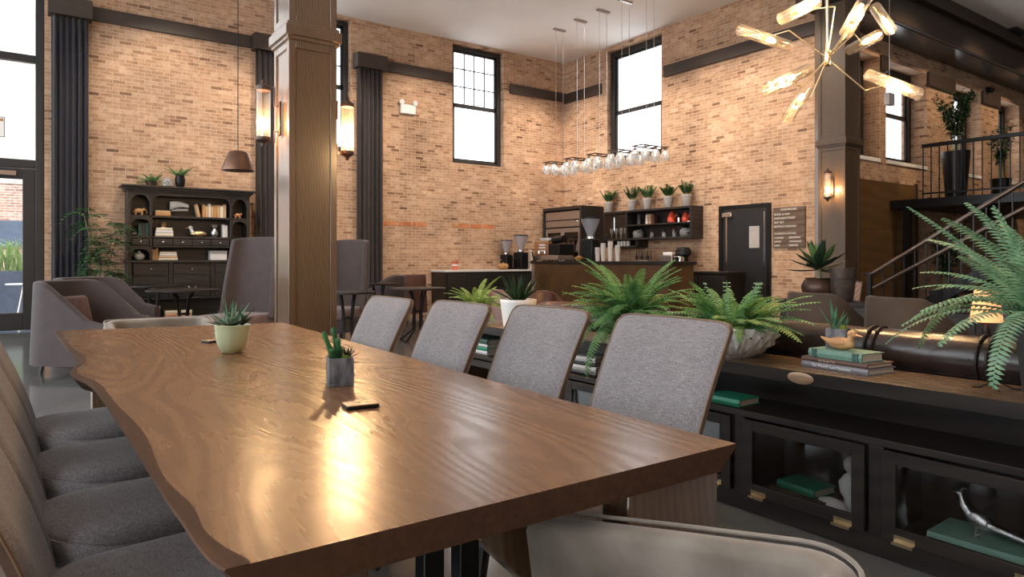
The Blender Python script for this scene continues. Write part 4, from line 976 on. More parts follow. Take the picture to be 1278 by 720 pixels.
# hutch contents  (local offsets from the hutch centre)
def hp(x,y,z): return (hx+x,hy+y,z)
def vbooks(x, n, z, mats, label, group, hts, y=.14, lean=None, seed=0, d=.16):
    r_=random.Random(seed); first_={}
    for k in range(n):
        w_=r_.uniform(.038,.052); h_=hts*r_.uniform(.88,1.05); t=thing('book',label,'book',hp(x,y,z),R(0),group)
        MB().box(0,w_,0,.004,0,h_).box(0,.004,.004,d,0,h_).box(w_-.004,w_,.004,d,0,h_).build('cover', M[mats[k%len(mats)]], t, bevel=.002)
        MB().box(.004,w_-.004,.004,d-.01,.005,h_-.006).build('page_block', M['pages'], t)
        if lean and k==0: t.rotation_euler=(0,R(lean),0); t.location.x-=.03
        x+=w_+.004
    return x
vbooks(.15,9,1.901,['tan_book','orange_book','tan_book','cream'],'tan hardback in the upright row on the hutch’s upper shelf','tan upright books on the hutch’s upper shelf',.235,lean=-12,seed=3)
vbooks(-a+.17,4,1.551,['darkgreen','black_book','darkgreen'],'dark green hardback upright in the hutch’s left niche','dark green books in the hutch niche',.21,seed=5)
vbooks(.53,2,1.551,['white_book'],'white hardback upright beside the hutch’s right post','white upright books on the hutch',.22,seed=8)
vbooks(-.60,2,1.141,['tan_book','orange_book'],'tan hardback upright on the hutch’s lowest open shelf','tan books on the hutch’s lowest open shelf',.20,seed=9)
def flat(x,z,items,y=.12):
    for (c,l,w,h,lab) in items:
        book(lab,hp(x,y,z),(l,w,h),R(90),M[c]) ; z+=h+.001
    return z
flat(-.44,1.901,[('orange_book',.24,.17,.05,'orange tan book lying flat on the hutch’s upper shelf'),('tan_book',.23,.17,.04,'tan book lying on the orange one in the hutch')])
zt_=flat(-.42,1.551,[('cream',.28,.18,.05,'cream book lowest in the hutch’s middle shelf stack'),('white_book',.27,.18,.05,'white book in the hutch’s middle shelf stack'),('cream',.25,.17,.045,'cream book topmost in the hutch’s middle shelf stack')])
t=thing('brass_trinket','small brass trinket on the cream books in the hutch','ornament',hp(-.42,.19,zt_)); MB().lathe([(.05,0),(.05,.01),(.02,.02),(.04,.05),(.01,.08),(.001,.085)],14).build('body', M['brass'], t, smooth=True); MB().tube([(-.04,0,.06),(0,0,.10),(.04,0,.06)],.006,6).build('handle', M['brass'], t)
flat(-.36,1.141,[('cream',.30,.18,.035,'cream book lowest on the hutch’s lowest open shelf'),('tan_book',.29,.18,.035,'tan book second on the hutch’s lowest open shelf'),('white_book',.27,.18,.035,'pale book third on the hutch’s lowest open shelf'),('cream',.26,.17,.035,'cream book topmost on the hutch’s lowest open shelf')])
t=thing('keepsake_box','white keepsake box on the hutch’s lowest open shelf','box',hp(.46,.22,1.141)); rbox(-.14,.14,-.09,.09,0,.13).build('body', M['white_book'], t, bevel=.005); rbox(-.145,.145,-.095,.095,.13,.17).build('lid', M['greypot'], t, bevel=.005)
def quad_figure(label, loc, mat, s, trunk=False):
    t=thing('animal_figurine',label,'figurine',loc,0); m=MB().ball((0,0,.10*s),(.09*s,.05*s,.055*s),12,8).ball((.10*s,0,.13*s),(.04*s,.032*s,.035*s),10,8)
    if trunk: m.tube([(.13*s,0,.13*s),(.16*s,0,.09*s),(.16*s,0,.03*s)],[.018*s,.013*s,.008*s],8)
    for sx in (-.06,.06):
        for sy in (-.03,.03): m.tube([(sx*s,sy*s,.09*s),(sx*s,sy*s,0)],[.022*s,.017*s],8)
    m.tube([(-.085*s,0,.11*s),(-.11*s,0,.05*s)],.006*s,6)
    m.build('body', M[mat], t, smooth=True, ang=80); return t
quad_figure('small terracotta elephant in the hutch’s upper left niche',hp(-a+.18,.2,1.901),'duck',.78,True)
quad_figure('small orange brown animal in the hutch’s upper right niche',hp(a-.18,.2,1.901),'bill',.62)
def duck_fig(label, loc, rz, body, headm, s):
    t=thing('duck_decoy',label,'duck figurine',loc,rz); MB().ball((0,0,.055*s),(.14*s,.06*s,.055*s),16,10).build('body', M[body], t, smooth=True)
    MB().tube([(.09*s,0,.07*s),(.115*s,0,.12*s),(.12*s,0,.15*s)],[.035*s,.026*s,.028*s],10).ball((.13*s,0,.165*s),(.04*s,.03*s,.032*s),10,8).build('head', M[headm], t, smooth=True)
    MB().loops([[Vector(((.16+.06*k)*s,.018*s*(1-.4*k)*math.cos(q),(.16-.01*k)*s+.009*s*math.sin(q))) for q in [2*PI*i/8 for i in range(8)]] for k in (0,1)]).build('bill', M['bill'], t)
    return t
duck_fig('yellow decoy duck with white head on the hutch’s middle shelf',hp(.14,.2,1.551),PI,'brass','white',1.0)
duck_fig('small dark bird ornament in the hutch’s middle left niche',hp(-a+.10,.18,1.551),PI,'bronze','bronze',.5)
t=thing('silver_vase','mottled silver vase between the duck and white books on the hutch','vase',hp(.40,.2,1.551)); MB().lathe([(.03,0),(.05,.02),(.065,.07),(.045,.13),(.025,.16),(.045,.19),(.055,.22),(.045,.215)],18).build('body', M['silver'], t, smooth=True)
t=thing('round_vase','small round white vase in the hutch’s lower left niche','vase',hp(-a+.19,.2,1.141)); MB().lathe([(.03,0),(.07,.03),(.085,.07),(.06,.11),(.02,.13),(.025,.16),(.015,.155)],18).build('body', M['marble'], t, smooth=True)
# dinosaur-like animal skull hung on the back of the upper shelf
t=thing('animal_skull','pale toothy animal skull mounted in the hutch’s upper shelf','ornament',hp(-.16,.30,1.99))
MB().loops([[Vector((-.15+.30*k,-.02,.10+.03*math.sin(k*3)))+Vector((0,.05*(1.1-k*.5)*math.cos(q),(.075-.045*k)*math.sin(q))) for q in [2*PI*i/10 for i in range(10)]] for k in (0,.2,.45,.7,1)]).build('cranium', M['marble'], t, smooth=True)
MB().loops([[Vector((-.12+.26*k,-.02,.015+.02*k))+Vector((0,.04*(1-k*.5)*math.cos(q),.018*math.sin(q))) for q in [2*PI*i/8 for i in range(8)]] for k in (0,.5,1)]).build('jaw', M['marble'], t, smooth=True)
tm=MB()
for k in range(9): tm.lathe([(.006,0),(.001,-.03)],6,c=(-.05+.022*k,-.055,.055)) 
tm.build('teeth', M['white'], t)
z=.121
for k,(c,l) in enumerate((('cream','cream magazine stack base in the hutch’s bottom shelf'),('bill','pinkish magazine in the hutch’s bottom shelf'),('cream','cream magazine on top in the hutch’s bottom shelf'))):
    book(l,hp(-.20,.08,z),(.42,.28,.05),R(90),M[c]); z+=.0505
t=thing('storage_box','pale blue storage box in the hutch’s open bottom','box',hp(-.22,.10,.121)); t.location=hp(-.69,.12,.121); rbox(-.2,.2,-.02,.24,0,.2).build('body', M['grey_book'], t, bevel=.006); rbox(-.205,.205,-.025,.245,.2,.24).build('lid', M['white_book'], t, bevel=.005)
# plants on the hutch
fern('small bushy fern on top of the hutch at its left',hp(-.60,.22,2.401),pot_lathe(.07,.09,.08),M['bronze'],.075,.065,M['leaf'],26,.30,.05,e0=(.2,1.4),e1=(-.6,.5),n=14,each=False)
fern('airy fern in a black vase on top of the hutch',hp(-.16,.2,2.401),[(.05,0),(.075,.06),(.085,.14),(.07,.2),(.075,.22),(.065,.215)],M['black'],.06,.20,M['leaf'],20,.26,.045,e0=(.4,1.4),e1=(-.2,.7),n=14,each=False)
t=thing('terrarium','clear glass cloche of greenery on top of the hutch','terrarium',hp(-.36,.2,2.401)); MB().lathe([(.11,0),(.11,.02),(.001,.021)],20).build('base', M['bronze'], t); MB().lathe([(.10,.021),(.10,.08),(.08,.14),(.04,.17),(.001,.175)],20).build('dome', M['glass_jar'], t, smooth=True)
m=MB(); leafcluster(m,(0,0,.07),(.06,.06,.04),60,.04,.02); m.build('greenery', M['leaf'], t, fix=False)
# bamboo palm by the hutch
v=P(128,372,Y=12.5); t=potted('bamboo palm in a pale pot between the navy curtain and hutch','potted_palm',(v.x,v.y,0),pot_lathe(.15,.2,.62),M['greypot'],.17,.56)
v2=[]
for i in range(10):
    a=i*2.4; h=rnd.uniform(1.2,1.95); r_=rnd.uniform(.03,.10); b_=Vector((r_*math.cos(a),r_*math.sin(a),.55)); top=b_+Vector((.17*math.cos(a),.17*math.sin(a),h*.72)); mid=b_.lerp(top,.5)+Vector((-.05*math.cos(a),-.05*math.sin(a),.04))
    MB().tube([b_,mid,top],[.010,.007,.004],6).build('cane', M['stem'], t, smooth=True); m=MB()
    for j in range(5):
        q=b_.lerp(top,.30+.17*j); az=a+rnd.uniform(-1.2,1.2)+j*1.6; e=.75; p=q.copy(); L_=.27
        for s in range(9):
            f=s/8; p=q+Vector((math.cos(az)*L_*f,math.sin(az)*L_*f,.22*f-.36*f*f))
            for sd in (-1,1): blade(m,p,az+sd*(1.0-.5*f),.20*(1-.3*f),.1,-.5,.05,.12,3)
    m.build('fronds', M['palm'], t, fix=False)

# copper pendant
v=P(297,213,d=9.0); t=thing('pendant_lamp','aged copper cone pendant hanging on a thin wire above the wing chair','pendant lamp',(v.x,v.y,v.z))
MB().lathe([(.205,0),(.205,.012),(.12,.235),(.105,.25),(.03,.262),(.03,.257),(.10,.243),(.115,.23),(.198,.006)],40).build('lamp_shade', M['copper'], t, smooth=True, ang=50)
MB().tube([(0,0,.25),(0,0,CEIL-v.z)],.006,6).build('cord', M['black'], t); MB().lathe([(.05,CEIL-v.z-.03),(.06,CEIL-v.z)],16).build('ceiling_rose', M['copper'], t)
MB().ball((0,0,.08),.035,12,8).build('bulb', M['bulb_soft'], t, smooth=True)
# emergency light
v=P(508,137,Y=YL); t=thing('emergency_light','white twin-head emergency light on the brick wall','emergency light',(v.x,YL,v.z)); rbox(-.18,.18,-.07,0,-.10,.10).build('housing', M['white'], t, bevel=.012)
for s in (-1,1): MB().lathe([(.03,-.03),(.055,0),(.055,.05),(.001,.05)],16,c=(.15*s,-.05,.15),axis=(.3*s,-1,-.2)).build('lamp_head', M['white'], t, smooth=True)
# ================================================================== SCONCES
def lamp(name, loc, energy, col=(1,.62,.30), r=.03, parent=None):
    l=bpy.data.lights.new(name,'POINT'); l.energy=energy; l.color=col; l.shadow_soft_size=r; o=bpy.data.objects.new(name,l); COL.objects.link(o); o.location=loc
    if parent: o.parent=parent
    return o
def sconce(label, loc, rz, energy, s=1.0, bz=-.07):
    """wall at local y=0, lamp stands out along local -y"""
    t=thing('wall_sconce',label,'wall sconce',loc,rz,'glass tube wall sconces')
    rbox(-.03,.03,-.018,0,-.16,.12).build('backplate', M['bronze'], t, bevel=.004)
    MB().tube([(0,-.018,-.13),(0,-.05,-.13),(0,-.05,-.22),(0,-.13,-.22)],.007,6).tube([(0,-.018,.08),(0,-.05,.08),(0,-.05,.235),(0,-.13,.235)],.007,6).build('bracket', M['bronze'], t)
    MB().lathe([(.055,-.185),(.055,.20),(.051,.20),(.051,-.185)],24,c=(0,-.14,0)).build('glass_tube', M['glass_tube'], t, smooth=True, ang=50)
    MB().lathe([(.058,.195),(.058,.225),(.04,.24),(.02,.25),(.012,.285),(.001,.287)],20,c=(0,-.14,0)).build('top_cap', M['bronze'], t, smooth=True)
    MB().lathe([(.001,-.265),(.014,-.26),(.02,-.235),(.04,-.225),(.058,-.21),(.058,-.185),(.001,-.184)],20,c=(0,-.14,0)).build('bottom_cap', M['bronze'], t, smooth=True)
    MB().tube([(0,-.14,-.184),(0,-.14,-.13)],.018,10).build('socket', M['chrome'], t)
    MB().lathe([(.012,-.13),(.022,-.10),(.024,-.07),(.016,-.035),(.001,-.02)],14,c=(0,-.14,0)).build('bulb', M['bulb'], t, smooth=True)
    lamp('sconce_light',(0,-.14,-.06),energy,parent=t)
    return t
v=P(351,145,X=1.73); sconce('glass tube sconce on the bright left face of the nearer column',(1.73,5.72,v.z),R(-90),60)
v=P(423,148,X=2.13+.14); sconce('glass tube sconce on the far right side of the nearer column',(2.13,5.62,2.27),R(90),320)
v=P(1041,232,X=10.9); sconce('glass tube sconce on the farther column by the menu board',(10.9,6.12,v.z),R(-90),45)

# ================================================================== BURST CHANDELIER
hub=P(1032.5,73,d=4.2); ch=thing('burst_chandelier','burst chandelier of bent brass arms and clear glass tubes','chandelier',hub)
MB().lathe([(.001,-.045),(.022,-.045),(.026,-.04),(.019,-.03),(.019,.03),(.026,.04),(.022,.045),(.001,.045)],16).build('hub', M['gold'], ch, smooth=True, ang=50)
MB().tube([(0,0,.04),(0,0,CEIL-hub.z)],.009,8).build('stem', M['gold'], ch); MB().lathe([(.07,CEIL-hub.z-.03),(.075,CEIL-hub.z)],20).build('canopy', M['gold'], ch)
arms=[ # tube end a, tube end b (with distance), elbow
 ((974,24,3.95),(1021,1,3.75),(1042,8,4.15)),((924,37,4.15),(985.6,58,4.4),(985,38,4.2)),((958,111,3.8),(1008,87,4.25),(1000,109,4.1)),
 ((983,147,4.15),(1010,107,4.4),(1012,122,4.25)),((1055.6,42,3.7),(1079,0,3.75),(1063,30,3.95)),((1092,9,4.35),(1112,38,4.2),(1085,6,4.3)),
 ((1061,62,4.55),(1095.6,44,4.2),(1066,42,4.4)),((1083,93,4.2),(1148,118,3.95),(1080,113,4.15)),
 ((1018,-26,4.1),(1058,-45,4.5),(1030,-20,4.3)),((1090,-30,3.9),(1128,-8,4.3),(1092,-5,4.2))]
for k,(a_,b_,e_) in enumerate(arms):
    A_=P(a_[0],a_[1],d=a_[2])-hub; B_=P(b_[0],b_[1],d=b_[2])-hub; E_=P(e_[0],e_[1],d=e_[2])-hub; ax=(B_-A_); L_=ax.length; ax.normalize(); mid=(A_+B_)/2
    MB().lathe([(.036,-L_/2),(.036,L_/2),(.0335,L_/2),(.0335,-L_/2)],20,c=mid,axis=ax).build('glass_tube', M['glass_tube'], ch, smooth=True, ang=50)
    MB().tube([Vector((0,0,0)),E_,mid-ax*.015],.0045,6).build('arm', M['gold'], ch)
    MB().lathe([(.014,-.045),(.016,-.01),(.012,0)],10,c=mid,axis=ax).build('socket', M['gold'], ch)
    MB().lathe([(.008,0),(.015,.02),(.016,.06),(.010,.085),(.001,.09)],12,c=mid,axis=ax).build('bulb', M['bulb'], ch, smooth=True)
for k in range(len(arms)):
    if k in (0,2,4,7):
        a_,b_,_=arms[k]; q=(P(a_[0],a_[1],d=a_[2])+P(b_[0],b_[1],d=b_[2]))/2-hub; lamp('chandelier_light',q,38,parent=ch)

# ================================================================== JAR PENDANTS OVER THE BAR
def jar_pendant(label, loc):
    t=thing('jar_pendant',label,'pendant lamp',loc,0,'jar pendants over the bar'); H_=CEIL-3.24
    rbox(-.16,.16,-.035,.035,H_-.03,H_).build('canopy', M['steel'], t, bevel=.004)
    for x in (-.10,.10): MB().tube([(x,0,.0),(x,0,H_-.03)],.006,6).build('rod', M['chrome'], t)
    MB().box(-.34,.34,-.135,-.115,-.008,.012).box(-.34,.34,.115,.135,-.008,.012).box(-.34,-.32,-.115,.115,-.008,.012).box(.32,.34,-.115,.115,-.008,.012).box(-.11,-.09,-.115,.115,-.008,.012).box(.09,.11,-.115,.115,-.008,.012).build('bar_frame', M['bronze'], t)
    for y in (-.125,.125):
        for x in (-.27,0,.27):
            j=MB().lathe([(.040,-.05),(.048,-.06),(.078,-.11),(.084,-.235),(.076,-.245),(.078,-.235),(.073,-.112),(.043,-.066)],18,c=(x,y,0)).build('jar', M['glass_jar'], t, smooth=True, ang=50)
            MB().lathe([(.012,-.0),(.012,-.035),(.036,-.035),(.036,-.06),(.001,-.06)],14,c=(x,y,0)).build('jar_cap', M['bronze'], j)
            MB().ball((x,y,-.105),(.016,.016,.026),10,8).build('bulb', M['bulb_soft'], j, smooth=True)
    return t
lab=['farthest from the viewer, beside the brick corner','second from the brick corner','middle one of the row','second from the nearest end, before the window','nearest of the row, rods leaving the frame top']
jp=None
for k,Y_ in enumerate((11.46,10.77,10.09,9.46,8.82)):
    l='glass jar pendant over the bar, '+lab[k]; loc=(9.46,Y_,3.24)
    if jp is None: jp=jar_pendant(l,loc)
    else: dup(jp,loc,0,l)

# ================================================================== COFFEE BAR
br_=thing('coffee_bar','coffee bar with brown leather-like front and black top','bar counter',(9.3,9.9,0))
rbox(-.36,.36,-2.0,1.93,1.06,1.12).build('bar_top', M['black_wood'], br_, bevel=.006); rbox(-.33,.33,-1.95,1.90,.0,1.06).build('bar_front', M['brown_panel'], br_, bevel=.004)
rbox(-.345,-.33,1.80,1.90,0,1.06).build('corner_post', M['steel'], br_); rbox(-.34,-.33,-1.95,1.80,0,.12).build('kick_plate', M['black'], br_)
bc=thing('wall_counter','black counter with pale top along the left wall','counter',(8.55,YL-.33,0))
rbox(-1.18,1.70,-.30,.32,0,.88).build('cabinet', M['black_wood'], bc, bevel=.004); rbox(-1.2,1.72,-.32,.32,.88,.92).build('worktop', M['white_book'], bc, bevel=.004)
for k in range(5): rbox(-1.13+.52*k,-.65+.52*k,-.315,-.30,.12,.84).build('door', M['hutch'], bc, bevel=.003)
bk_=thing('back_counter','black back counter along the right brick wall','counter',(10.88,9.9,0))
rbox(-.28,.31,-1.9,1.85,0,.88).build('cabinet', M['black_wood'], bk_, bevel=.004); rbox(-.30,.31,-1.92,1.87,.88,.92).build('worktop', M['black_wood'], bk_, bevel=.004)
for k in range(6): rbox(-.295,-.28,-1.85+.62*k,-1.28+.62*k,.12,.84).build('door', M['hutch'], bk_, bevel=.003)
# refrigerator in its dark surround
fr=thing('display_fridge','steel two-door display fridge in a dark surround at the brick corner','fridge',(10.46,11.9,0)); W_=1.42
F=MB(); F.box(0,.72,0,.05,0,2.41).box(0,.72,W_-.05,W_,0,2.41).box(0,.72,.05,W_-.05,2.33,2.41).box(.68,.72,.05,W_-.05,0,2.33).box(.02,.68,.05,W_-.05,0,.14); F.build('surround', M['hutch'], fr, bevel=.006)
MB().box(.03,.1,.07,W_-.07,1.93,2.30).build('top_panel', M['steel'], fr, bevel=.006); rbox(.022,.03,.09,W_-.09,2.08,2.105).build('grille_slot', M['black'], fr); MB().ball((.026,.16,2.04),.025,10,8).build('badge', M['chrome'], fr)
for k in range(2):
    y0=.07+k*.64; y1=y0+.635; d=MB(); fw=.06
    d.box(.03,.08,y0,y0+fw,.18,1.90).box(.03,.08,y1-fw,y1,.18,1.90).box(.03,.08,y0+fw,y1-fw,.18,.26).box(.03,.08,y0+fw,y1-fw,1.80,1.90); o=d.build('door', M['steel'], fr, bevel=.004)
    MB().box(.05,.056,y0+fw,y1-fw,.26,1.80).build('glass_pane', M['glass_dark'], o); MB().tube([(.02,(y1-.03) if k==0 else y0+.03,.9),(.02,(y1-.03) if k==0 else y0+.03,1.4)],.012,8).build('handle', M['chrome'], o)
for z in (.55,.95,1.35,1.65): rbox(.10,.66,.07,W_-.07,z-.012,z).build('shelf', M['steel'], fr)
k=0
for z in (.951,1.351):
    for j in range(7):
        y=.16+j*.17; t=thing('milk_bottle','pale bottle on the %s shelf inside the display fridge'%('middle' if z<1.2 else 'upper'),'bottle',(10.46+.2,11.9+y,z),0,'bottles on the fridge’s %s shelf'%('middle' if z<1.2 else 'upper'))
        MB().lathe([(.035,0),(.04,.01),(.04,.15),(.018,.20),(.018,.23)],12).build('body', M['white_book'] if j%3 else M['orange_book'], t, smooth=True); MB().lathe([(.02,.231),(.02,.25),(.001,.25)],10).build('cap', M['red'] if j%2 else M['black'], t)
# wall shelf unit
ws=thing('wall_shelf','dark wall-hung shelf unit of barware on the right brick wall','shelf',(10.84,9.0,0)); D_=.355
S_=MB(); S_.box(0,D_,0,.05,1.58,2.235).box(0,D_,.05,2.55,2.19,2.235).box(0,D_,.05,2.55,1.58,1.62).box(0,D_,1.80,1.84,1.62,2.19).box(0,D_,2.51,2.55,1.43,2.19).box(D_-.02,D_,.05,2.51,1.62,2.19)
S_.box(0,D_,.05,1.80,1.885,1.915).box(0,D_,1.50,2.51,1.42,1.45).box(0,D_,1.50,1.53,1.45,1.58).box(D_-.02,D_,1.53,2.51,1.45,1.58); S_.build('case', M['hutch'], ws, bevel=.004)
g=MB().box(.005,.011,1.85,2.17,1.63,2.18).box(.005,.011,2.19,2.50,1.63,2.18).build('glass_door', M['glass_dark'], ws)
MB().tube([(-.015,2.18,1.80),(-.015,2.18,2.1)],.008,8).build('door_handle', M['chrome'], ws)
def onsh(y,z,x=.17): return (10.84+x,9.0+y,z)
t=thing('canister','black cylindrical canister on the wall shelf’s upper left','canister',onsh(1.58,1.916)); MB().lathe([(.06,0),(.06,.22),(.05,.235),(.001,.24)],18).build('body', M['black_book'], t, smooth=True, ang=40); MB().lathe([(.062,.12),(.062,.15)],18).build('band', M['hutch'], t)
for j,(y,c) in enumerate(((1.33,'paper_cup'),(1.24,'tan_book'),(1.15,'maroon'))):
    t=thing('coffee_bag',['cream','tan','dark red'][j]+' coffee packet on the wall shelf’s upper row','packet',onsh(y,1.916)); MB().loops([[(x*.05*k2,y2*.035*k2,zz) for x,y2 in ((-1,-1),(1,-1),(1,1),(-1,1))] for zz,k2 in ((0,.9),(.1,1),(.2,.9))]).build('body', M[c], t, bevel=.006); rbox(-.045,.045,-.006,.006,.2,.225).build('fold', M[c], t)
def tea_pot(label, y, h, r):
    t=thing('red_pot',label,'teapot',onsh(y,1.916)); MB().lathe([(r*.8,0),(r,.02),(r*1.02,h*.35),(r*.75,h*.7),(r*.35,h*.9),(r*.1,h),(.001,h)],20).build('body', M['red'], t, smooth=True)
    MB().tube([(0,-r*.8,h*.4),(0,-r*1.3,h*.6),(0,-r*1.35,h*.75)],[.02,.014,.01],8).build('spout', M['red'], t); MB().ball((0,0,h*1.02),.015,8,6).build('lid_knob', M['black'], t)
tea_pot('taller red pot in the middle of the wall shelf’s upper row',.66,.25,.09); tea_pot('smaller red pot at the right of the wall shelf’s upper row',.30,.22,.075)
t=thing('shaker','silver black shaker beside the taller red pot','shaker',onsh(.47,1.916)); MB().lathe([(.035,0),(.04,.10)],14).build('body', M['chrome'], t, smooth=True); MB().lathe([(.04,.101),(.045,.16),(.02,.2),(.001,.2)],14).build('lid', M['black'], t, smooth=True)
t=thing('napkin_stack','flat white napkins at the right end of the upper shelf','napkins',onsh(.14,1.916)); rbox(-.08,.08,-.05,.05,0,.02).build('stack', M['white'], t, bevel=.003); rbox(-.08,.08,-.01,.01,.02,.024).build('band', M['paper_cup'], t)
for j,(y,l) in enumerate(((1.62,'large glass lidded jar at the lower shelf’s left end'),(.30,'large glass lidded jar at the lower shelf’s right end'))):
    t=thing('cookie_jar',l,'jar',onsh(y,1.621)); MB().lathe([(.09,0),(.115,.03),(.12,.12),(.08,.17),(.08,.175)],20).build('body', M['glass_jar'], t, smooth=True); MB().lathe([(.05,.002),(.10,.03),(.10,.10),(.001,.11)],16).build('beans', M['bronze'], t); o=MB().lathe([(.085,.176),(.09,.19),(.03,.22),(.015,.24),(.001,.245)],18).build('lid', M['chrome'], t, smooth=True)
for j,(y,l) in enumerate(((1.22,'small glass jar second on the lower shelf from its left'),(.88,'small glass jar in the lower shelf’s middle'),(.60,'small copper topped jar right of the lower shelf’s middle'))):
    t=thing('spice_jar',l,'jar',onsh(y,1.621)); MB().lathe([(.035,0),(.04,.01),(.04,.10),(.03,.12)],14).build('body', M['glass_jar'], t, smooth=True); MB().lathe([(.035,.121),(.035,.16),(.001,.165)],12).build('lid', M['copper'] if j==2 else M['black'], t)
for j in range(8):
    t=thing('stemmed_glass','clear stemmed glass behind the wall shelf’s glass doors','glass',onsh(1.92+.155*(j%4),1.621,.10+.13*(j//4)),0,'glasses behind the shelf’s glass doors'); MB().lathe([(.032,0),(.006,.006),(.006,.09),(.03,.12),(.042,.17),(.038,.24),(.036,.238)],14).build('bowl', M['glass_jar'], t, smooth=True)
for j in range(4):
    t=thing('tumbler','white tumbler in the wall shelf’s lowest niche','cup',onsh(1.85+.10*j,1.451,.1),0,'tumblers in the shelf’s lowest niche'); MB().lathe([(.032,0),(.042,.11),(.038,.11),(.03,.01),(.001,.01)],14).build('body', M['marble'], t, smooth=True)
def shelf_plant(label, y, lm):
    t=potted(label,'potted_plant',onsh(y,2.236,.14),[(.07,0),(.075,.005),(.10,.20),(.108,.20),(.108,.235),(.098,.235),(.095,.2)],M['greypot'],.09,.21,n=24,group='potted plants on the wall shelf'); m=MB()
    for i in range(22):
        az=i*2.4; e=rnd.uniform(.95,1.5); L_=rnd.uniform(.16,.32); b_=Vector((.03*math.cos(az),.03*math.sin(az),.21)); tp=b_+Vector((math.cos(az)*math.cos(e),math.sin(az)*math.cos(e),math.sin(e)))*L_
        m.tube([b_,tp],.003,4,cap=False)
        for s in range(7):
            q=b_.lerp(tp,.35+.11*s)
            for sd in (-1,1): blade(m,q,az+sd*1.2,.065,.5,.1,.034,.15,3)
    m.build('foliage', M[lm], t, fix=False); return t
for j,(px,l,lm) in enumerate(((760,'leftmost of the five, a pale bushy plant','fern'),(789,'second of the five from the left','leaf'),(808,'middle one of the five','fern'),(834,'fourth of the five, darker leaves','leaf'),(857,'rightmost of the five, upright dark leaves','leaf'))):
    y=P(px,255,X=10.98).y-9.0; shelf_plant('grey potted plant on the wall shelf, '+l,y,lm)
# things on the bar and counters
def grinder(label, loc, s, body='black'):
    t=thing('coffee_grinder',label,'coffee grinder',loc,R(10)); rbox(-.09*s,.09*s,-.10*s,.10*s,0,.30*s).build('body', M[body], t, bevel=.015); rbox(-.15*s,-.09*s,-.06*s,.06*s,.0,.03*s).build('tray', M['black'], t, bevel=.004)
    MB().lathe([(.05*s,.30*s),(.06*s,.31*s),(.06*s,.34*s),(.05*s,.345*s)],16).build('collar', M['chrome'], t, smooth=True); MB().lathe([(.05*s,.345*s),(.055*s,.38*s),(.13*s,.56*s),(.13*s,.58*s)],20).build('hopper', M['hopper'], t, smooth=True); MB().lathe([(.135*s,.581*s),(.135*s,.60*s),(.001*s,.61*s)],20).build('lid', M['black'], t)
    MB().tube([(-.09*s,0,.2*s),(-.16*s,0,.19*s)],.014*s,8).build('spout', M['chrome'], t); return t
BT=1.121
v=P(737,322,X=9.28); grinder('tall coffee grinder with smoky hopper on the bar top',(9.28,v.y,BT),1.45)
v=P(650,342,Y=YL-.38); grinder('coffee grinder with clear hopper on the pale wall counter',(v.x,v.y,.921),1.35)
v=P(632,342,Y=YL-.20); grinder('smaller coffee grinder left on the pale wall counter',(v.x,v.y,.921),1.15)
v=P(663,342,Y=YL-.34); t=thing('pump_bottle','clear pump bottle beside the wall counter grinders','bottle',(v.x,v.y,.921)); MB().lathe([(.06,0),(.06,.25),(.03,.31),(.03,.34)],16).build('body', M['glass_jar'], t, smooth=True); MB().tube([(0,0,.34),(0,0,.45),(-.06,0,.45),(-.08,0,.43)],.012,8).build('pump', M['white'], t)
v=P(568,339,Y=YL-.42); t=thing('paper_cup','red paper cup on the left end of the pale counter','cup',(v.x,v.y,.921)); MB().lathe([(.055,0),(.075,.19),(.078,.195),(.07,.19),(.052,.01),(.001,.01)],18).build('body', M['cup_red'], t, smooth=True); MB().lathe([(.066,.09),(.071,.13)],18).build('label_band', M['white'], t)
v=P(628,352,Y=YL-.45); t=thing('pumpkin','small orange pumpkin on the pale wall counter','pumpkin',(v.x,v.y,.921)); MB().lathe([(.03,0),(.10,.03),(.12,.08),(.10,.13),(.03,.145),(.001,.14)],40,flute=10,amp=.12).build('body', M['orange_book'], t, smooth=True); MB().tube([(0,0,.13),(.01,0,.18)],[.015,.01],6).build('stem', M['stem'], t)
# espresso machine
v0=P(690,322,X=9.3); em=thing('espresso_machine','wood-sided espresso machine with black group heads on the bar','espresso machine',(9.3,v0.y,BT))
rbox(-.22,.22,-.1,.38,.12,.42).build('body', M['orange_case'], em, bevel=.012); rbox(-.24,.2,-.45,.40,.02,.12).build('base', M['steel'], em, bevel=.01); rbox(-.20,.22,-.45,-.1,.12,.36).build('side_body', M['black'], em, bevel=.012)
MB().tube([(-.05,-.1,.44),(-.05,-.45,.47)],.08,12).build('drum', M['black'], em, smooth=True)
for y in (-.05,.15): MB().lathe([(.035,0),(.035,.06)],12,c=(-.26,y,.16)).build('group_head', M['chrome'], em)
for z in (.20,.27,.33): rbox(-.226,-.22,-.02,.2,z,z+.03).build('badge_plate', M['white'], em)
rbox(-.2,.2,-.1,.38,.42,.44).build('cup_rail', M['chrome'], em)
for x in (-.2,.18):
    for y in (-.4,.35): MB().lathe([(.03,0),(.025,.02)],10,c=(x,y,0)).build('foot', M['black'], em)
for j in range(10):
    t=thing('espresso_cup','white espresso cup on top of the espresso machine','cup',(9.3-.14+.13*(j%2)+.05,v0.y-.02+.075*(j//2),BT+.441),0,'cups on the espresso machine'); MB().lathe([(.02,0),(.03,.02),(.034,.06),(.03,.058),(.024,.02),(.001,.01)],12).build('body', M['white'], t, smooth=True)
